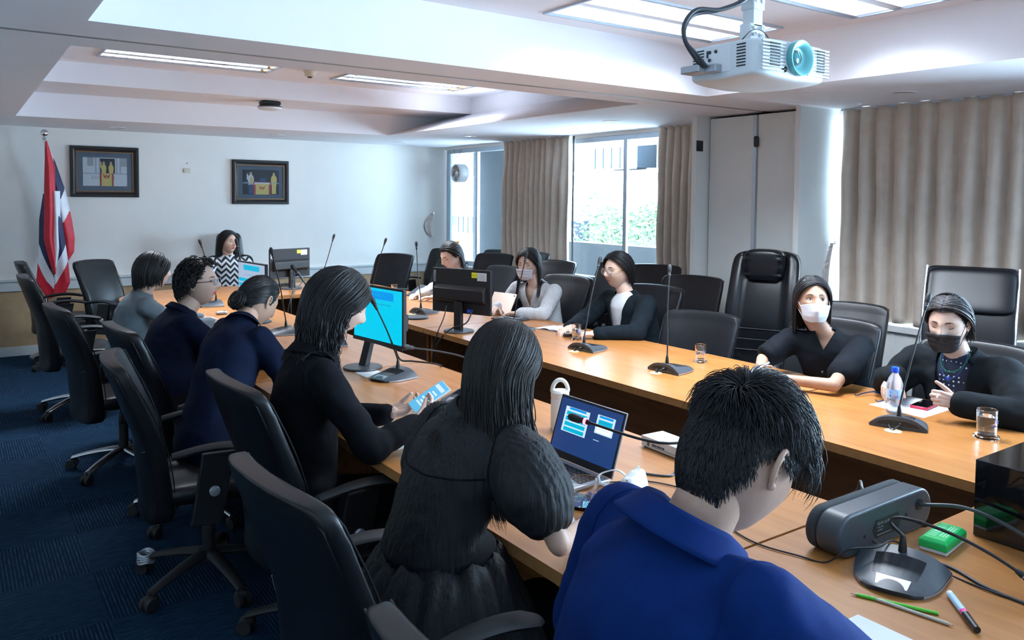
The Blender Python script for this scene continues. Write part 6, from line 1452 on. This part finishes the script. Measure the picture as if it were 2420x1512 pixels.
# 6 sheer dress
c = person('person with very long black hair in a sheer black puff-sleeved dress', (1.275, 1.855, 1.225), 18, -22, (1.0, 1.90, .52), (1.195, 1.895, 1.045), 10, {1: ((1.25, 1.56, .83), (1.50, 1.72, .785)), -1: ((1.19, 2.13, .76), (1.46, 2.08, .785))}, 'skin', 1.04, bs=.92, sw=.162, shdrop=.07, syaw=8, legs='black')
def pleat(v, n):
    q = atan2(v.y-1.9, v.x-1.1); return .0016*sin(q*110)
gar = top(c, 'cl_sheer', 'dress_bodice', .006, .60, puff=.026, folds=.0045, seed=15, voxel=.0065, bump_fn=pleat, sl_r=(.060, .060, .04)); armholes(c, gar, 'cl_black', .0028); seam(c, gar, [(c['N']-V((0, 0, .13)), V((0, 0, 1)), lambda q: (q-c['N']).dot(c['rs'])**2 < .0225 and q.x < c['N'].x-.03)], .0028, 'yoke_seam', 'cl_black'); collar(c, 'cl_sheer', .032, .066, .5, flare=.010)
g = MB(); rs = []
for t in [i/16 for i in range(17)]:
    z = .74-.42*t; cx, cy = c['P'].x+.10-.02*t, c['P'].y; a = .155+.20*t**.8; rs.append([V((cx+(a*1.0)*cos(q)*(1+.035*sin(q*22+t*3)), cy+(a*1.05)*sin(q)*(1+.035*sin(q*22+t*3)), z+.01*sin(q*11))) for q in [2*pi*i/132 for i in range(132)]])
g.rings(rs, True, False); c['B'](g, 'dress_skirt', 'cl_sheer', solid=.003)
g = MB(); g.rings([[V((c['P'].x+.095+(.158)*cos(q), c['P'].y+.162*sin(q), z)) for q in [2*pi*i/40 for i in range(40)]] for z in (.725, .75)]); c['B'](g, 'waist_tie', 'cl_black')
g = drape(c['HM'], c['hs'], parted(3800, 6, lambda az: .40-.05*(abs(az) < 100), front_az=74, off=(.003, .018), seed=11, low=-4, bend=lambda az: (.16, -.42, 0) if az > 60 else (.10, -.30, 0)), c['cols'], .0014, wave=.010, wf=9, grav=.42); g2_ = cap_shell(c['HM'], c['hs'], K(.55)); g.add(g2_.v, g2_.f); add_hair(c, g, 'hair_br')
# 7 man in the blue polo
c = person('person with short black hair in a royal blue polo, back to the camera', (1.215, .975, 1.215), -2, -32, (.84, .98, .52), (1.065, .995, 1.045), -8, {1: ((1.30, .66, .80), (1.50, .90, .79)), -1: ((1.12, 1.29, .80), (1.42, 1.22, .79))}, 'skin', 1.17, sw=.205, bs=1.08, shdrop=.06, male=True, syaw=-10, legs='dark')
gar = top(c, 'cl_polo', 'polo_shirt', .010, .98, folds=.006, seed=19, sl_r=(.066, .070, .05), voxel=.0075); armholes(c, gar, 'cl_polo')
collar(c, 'cl_polo', .050, .088, .9, flare=.026, tilt=.035)
random.seed(12); st = []; whorl = dirv(172, 50)
g = MB(); HM, s = c['HM'], c['hs']
for i in range(17000):
    d = V((random.gauss(0, 1), random.gauss(0, 1), random.gauss(0, 1))).normalized()
    if not hairline(d, .42, -.66): continue
    az = abs(math.degrees(atan2(d.x, d.y)))
    if 78 < az < 118 and d.z < .10 and d.z < .10-abs(az-98)*.003: continue
    fl = (d-whorl); fl = (fl-d*fl.dot(d)); dist = fl.length; fl = fl.normalized() if dist > 1e-3 else d.orthogonal()
    sw_ = d.cross(fl)*max(0, .9-dist*2); fl = (fl+sw_+V((random.gauss(0, .30), random.gauss(0, .30), random.gauss(0, .2)))).normalized()
    lowz = .28 if az > 60 else -.3
    topness = max(0, min(1, (d.z-lowz)/.45)); L_ = .013+.040*topness*random.uniform(.6, 1.25)+(.018 if az < 50 else 0); lift = .22+.26*topness*random.uniform(.6, 1.2); n = 7; pts = []
    for k in range(n):
        t = k/(n-1); q = (d+fl*(t*L_/.1)).normalized(); o_ = .005+L_*lift*sin(t*pi*.62); pts.append(HM @ (hp(q, o_)*s))
    g.tube(pts, [.0011, .0011, .0010, .0009, .0008, .0006, .0002], 4, caps=False)
g2_ = cap_shell(c['HM'], c['hs'], lambda d: hairline(d, .42, -.56) and not (72 < abs(math.degrees(atan2(d.x, d.y))) < 122 and d.z < .12), .0035); g.add(g2_.v, g2_.f); add_hair(c, g)
# 8 white top
c = person('person with half-up dark hair and an orange clip in a white top, looking down', (3.95, 6.65, 1.150), 188, -24, (4.12, 6.60, .52), (4.03, 6.63, .94), 182, {1: ((3.86, 6.90, .80), (3.66, 6.78, .79)), -1: ((3.88, 6.36, .80), (3.68, 6.50, .79))}, 'skin_pale', 1.08, closed=True)
top(c, 'cl_white', 'white_top', .004, 1.9, seed=21)
random.seed(9); st = []
for i in range(500):
    az = random.uniform(-85, 85); st.append((dirv(az, 40-max(0, abs(az)-55)*1.3+random.uniform(0, 5)), dirv(180+random.uniform(-25, 25), 28+random.uniform(-8, 8)), .002, random.uniform(.012, .024), 0, None))
st += parted(700, 0, lambda az: .14, front_az=100, off=(.004, .02), seed=4, low=-2)
g = drape(c['HM'], c['hs'], st, c['cols'], .0032, wave=.004); g2_ = cap_shell(c['HM'], c['hs'], K(.58)); g.add(g2_.v, g2_.f); add_hair(c, g, 'hair_br')
M['orange'] = mat('orange_clip', (.9, .25, .03), .3); g = MB(); g.sup(c['HM'] @ (hp(dirv(-160, 40), .028)*1.08), (.022, .010, .010), .6, .6, 16, 10); c['B'](g, 'hair_clip', 'orange')
# 9 tweed jacket, surgical mask
c = person('person with long black hair in a white tweed jacket and white surgical mask', (3.96, 5.40, 1.165), 206, -12, (4.10, 5.34, .52), (4.03, 5.37, .955), 196, {1: ((3.92, 5.68, .80), (3.72, 5.52, .80)), -1: ((3.86, 5.06, .79), (3.74, 5.22, .79))}, 'skin_pale', 1.06, closed=True, sw=.19)
def vneck(c, w=.055, depth=.22, front=.02):
    N, f, r_ = c['N'], V((cos(c['sy']), sin(c['sy']), 0)), c['rs']; up_ = V((0, 0, 1)); k = w/depth
    return [(N+f*front, f), (N+r_*w, (-r_+up_*k).normalized()), (N-r_*w, (r_+up_*k).normalized())]
gar = top(c, 'cl_tweed', 'tweed_jacket', .008, 1.9, seed=23, planes=vneck(c, .075, .20, .02), solid=.006); armholes(c, gar, 'cl_tweed')
g = drape(c['HM'], c['hs'], parted(2000, 4, lambda az: .34 if abs(az) < 120 else .30, front_az=76, off=(.003, .018), seed=14, low=-4, bend=lambda az: (-.35, -.1, 0) if abs(az) < 115 else None), c['cols'], .0022, grav=.42); g2_ = cap_shell(c['HM'], c['hs'], K(.60)); g.add(g2_.v, g2_.f); add_hair(c, g)
mask(c, 'maskw'); g = MB(); g.ell(c['HM'] @ (V((-.084, .0, -.045))*1.06), (.004, .004, .012)); c['B'](g, 'earring', 'pearl')
# 10 round glasses
c = person('person with a short black bob, round glasses and a dark cardigan over a white tee', (4.06, 4.42, 1.180), 178, -5, (4.16, 4.30, .52), (4.13, 4.37, .955), 182, {1: ((3.92, 4.62, .80), (3.60, 4.42, .79)), -1: ((3.86, 4.00, .79), (3.62, 4.15, .79))}, 'skin_pale', 1.08, fat=1.6, bs=1.14, belly=.02, sw=.20,
           hands_={1: ((-.9, -.3, -.05), (0, .1, -1), dict(curls=(.45, .5, .55, .6), thumb=.3)), -1: ((-.85, .5, -.02), (0, .1, -1), dict(curls=(.45, .5, .55, .6), thumb=.3))})
top(c, 'cl_white', 'white_tee', -.004, .8, seed=25, folds=.003); top(c, 'cl_cardi', 'cardigan', .010, 1.92, seed=26, planes=vneck(c, .085, .60, .02), solid=.005)
g = drape(c['HM'], c['hs'], parted(1100, -14, lambda az: .035 if abs(az) < 100 else .06, front_az=100, off=(.006, .028), seed=16, low=-14, bend=lambda az: None), [], .0032, grav=.45); g2_ = cap_shell(c['HM'], c['hs'], K(.62)); g.add(g2_.v, g2_.f); add_hair(c, g)
M['greygl'] = mat('clear_grey_frame', (.25, .28, .32), .25); glasses(c, 'greygl', 'round', 'goldj', .0235, .022)
g = MB(); w_ = V(c['arms'][-1][1])-V(c['arms'][-1][0]); wn = w_.normalized(); q0 = V(c['arms'][-1][1])-wn*.022; u_ = wn.orthogonal().normalized(); v_ = wn.cross(u_); g.tube([q0+u_*(.029*cos(t))+v_*(.029*sin(t)) for t in [2*pi*i/20 for i in range(21)]], .006, 8); g.cyl(q0+V((0, 0, .030)), q0+V((0, 0, .037)), .013, 20); c['B'](g, 'wristwatch', 'chrome')
# 11 black tee, white mask
c = person('person with straight black hair, a white mask and black short-sleeved top, hands clasped', (3.85, 2.63, 1.165), 226, 3, (4.00, 2.52, .52), (3.93, 2.58, .94), 208, {1: ((3.66, 2.80, .835), (3.455, 2.665, .82)), -1: ((3.56, 2.30, .80), (3.46, 2.565, .80))}, 'skin_tan', 1.04, sw=.18, look=-1,
           hands_={1: ((-.75, -.55, .05), (.3, -.65, -.5), dict(curls=(.7, .75, .8, .85), thumb=.2, s=.92)), -1: ((-.75, .55, .15), (.3, .65, -.5), dict(curls=(.75, .8, .85, .9), thumb=.2, s=.92))})
top(c, 'cl_blacktee', 'black_top', .008, .72, seed=28, planes=vneck(c, .045, .085, .02), solid=.004, sl_r=(.060, .062, .05)); 
g = MB(); f_ = V((cos(c['sy']), sin(c['sy']), 0))
for i in range(2): g.cyl(c['N']+f_*.118+V((0, 0, -.20-.10*i)), c['N']+f_*.126+V((0, 0, -.20-.10*i)), .006, 12)
c['B'](g, 'blouse_buttons', 'dgrey')
g = drape(c['HM'], c['hs'], parted(1300, -8, lambda az: .17 if abs(az) < 130 else .14, front_az=78, off=(.003, .016), seed=18, low=-4), c['cols'], .0024, grav=.5); g2_ = cap_shell(c['HM'], c['hs'], K(.58)); g.add(g2_.v, g2_.f); add_hair(c, g)
mask(c, 'maskw', 'fold'); g = MB(); a_, b__ = dirv(56, 52), dirv(80, 40)
for i in range(7): g.ell(c['HM'] @ (hp(slerp(a_, b__, i/6), .012)*1.04), .0045, 10, 8)
c['B'](g, 'hair_clip', 'pearl')
pen((3.38, 2.68, .80), (3.455, 2.60, .875), .005, None, 'pale pen held in the clasped hands', parts=(('barrel', 0, .85, .0050, .0050, 'lpale'), ('clip_end', .85, 1, .0056, .0045, 'lpale')))
# 12 black jacket, black mask, hairband
c = person('person with a braided hairband, black mask and black jacket over a polka dot top', (3.85, 1.90, 1.135), 190, -14, (4.02, 1.84, .52), (3.945, 1.875, .925), 184, {1: ((3.84, 2.17, .80), (3.66, 2.055, .885)), -1: ((3.72, 1.50, .80), (3.575, 1.715, .835))}, 'skin_pale', 1.04, sw=.20, bs=1.10, belly=.015, closed=True,
           hands_={1: ((-.55, -.05, -.62), (.5, -.05, -.8), dict(curls=(.25, .35, .4, .45), thumb=.4, s=.95)), -1: ((-.70, .50, .22), (.3, .55, -.1), dict(curls=(.9, .95, 1.0, 1.0), thumb=.2, s=.95))})
top(c, 'cl_dots', 'polka_dot_top', -.004, .5, seed=30, folds=.003); gar = top(c, 'cl_jacket', 'jacket', .014, 1.93, seed=31, planes=vneck(c, .085, .60, .02), solid=.006, folds=.009, sl_r=(.064, .058, .042)); armholes(c, gar, 'cl_jacket'); collar(c, 'cl_jacket', .03, .076, 1.6, flare=.012)
st = []; random.seed(77)
for i in range(500): az = random.uniform(-80, 80); st.append((dirv(az, 40-max(0, abs(az)-55)*1.3+random.uniform(0, 5)), dirv((150+random.uniform(-10, 30))*(1 if az > 0 else -1), 10+random.uniform(-10, 20)), .002, random.uniform(.008, .016), 0, None))
st += parted(800, 0, lambda az: .085, front_az=98, off=(.006, .024), seed=41, low=-6)
g = drape(c['HM'], c['hs'], st, c['cols'], .0026, wave=.008, wf=9, grav=.36); g2_ = cap_shell(c['HM'], c['hs'], K(.58)); g.add(g2_.v, g2_.f); add_hair(c, g, 'hair_g')
mask(c, 'maskb'); g = MB()
for ph_ in (0, pi): g.tube([c['HM'] @ (hp((dirv(90, a) if a <= 90 else dirv(-90, 180-a)), .020+.003*sin(a*.55+ph_))*1.04)+V(c['fwd'])*(.006*cos(a*.55+ph_)-.01) for a in range(0, 181, 3)], .0042, 8)
c['B'](g, 'braided_hairband', 'black')
M['beadg'] = mat('green_beads', (.01, .16, .09), .2); M['beadb'] = mat('blue_cord', (.02, .06, .35), .3)
g = MB(); f_ = V((cos(c['sy']), sin(c['sy']), 0)); r_ = c['rs']
def neckl(drop, w, t): a = pi*t; return c['N']+r_*(w*cos(a))+f_*(.045+.070*sin(a))+V((0, 0, .035-drop*sin(a)**.8))
for i in range(41): g.ell(neckl(.10, .062, i/40), .0036, 8, 6)
c['B'](g, 'green_bead_necklace', 'beadg'); g = MB(); g.tube([neckl(.13, .055, i/30)+f_*.004 for i in range(31)], .0016, 6); pd = neckl(.13, .055, .5)+f_*.010; g.cyl(pd, pd+f_*.004, .011, 20); c['B'](g, 'pendant_necklace', 'beadb')
g = MB(); wq = V(c['arms'][-1][1])+V((-.70, .50, .22)).normalized()*.085; g.tube([wq+V((.012*cos(t), .0, .012*sin(t))) for t in [2*pi*i/14 for i in range(15)]], .0016, 6); g.ell(wq+V((-.012, 0, .004)), .005); c['B'](g, 'silver_ring', 'chrome')
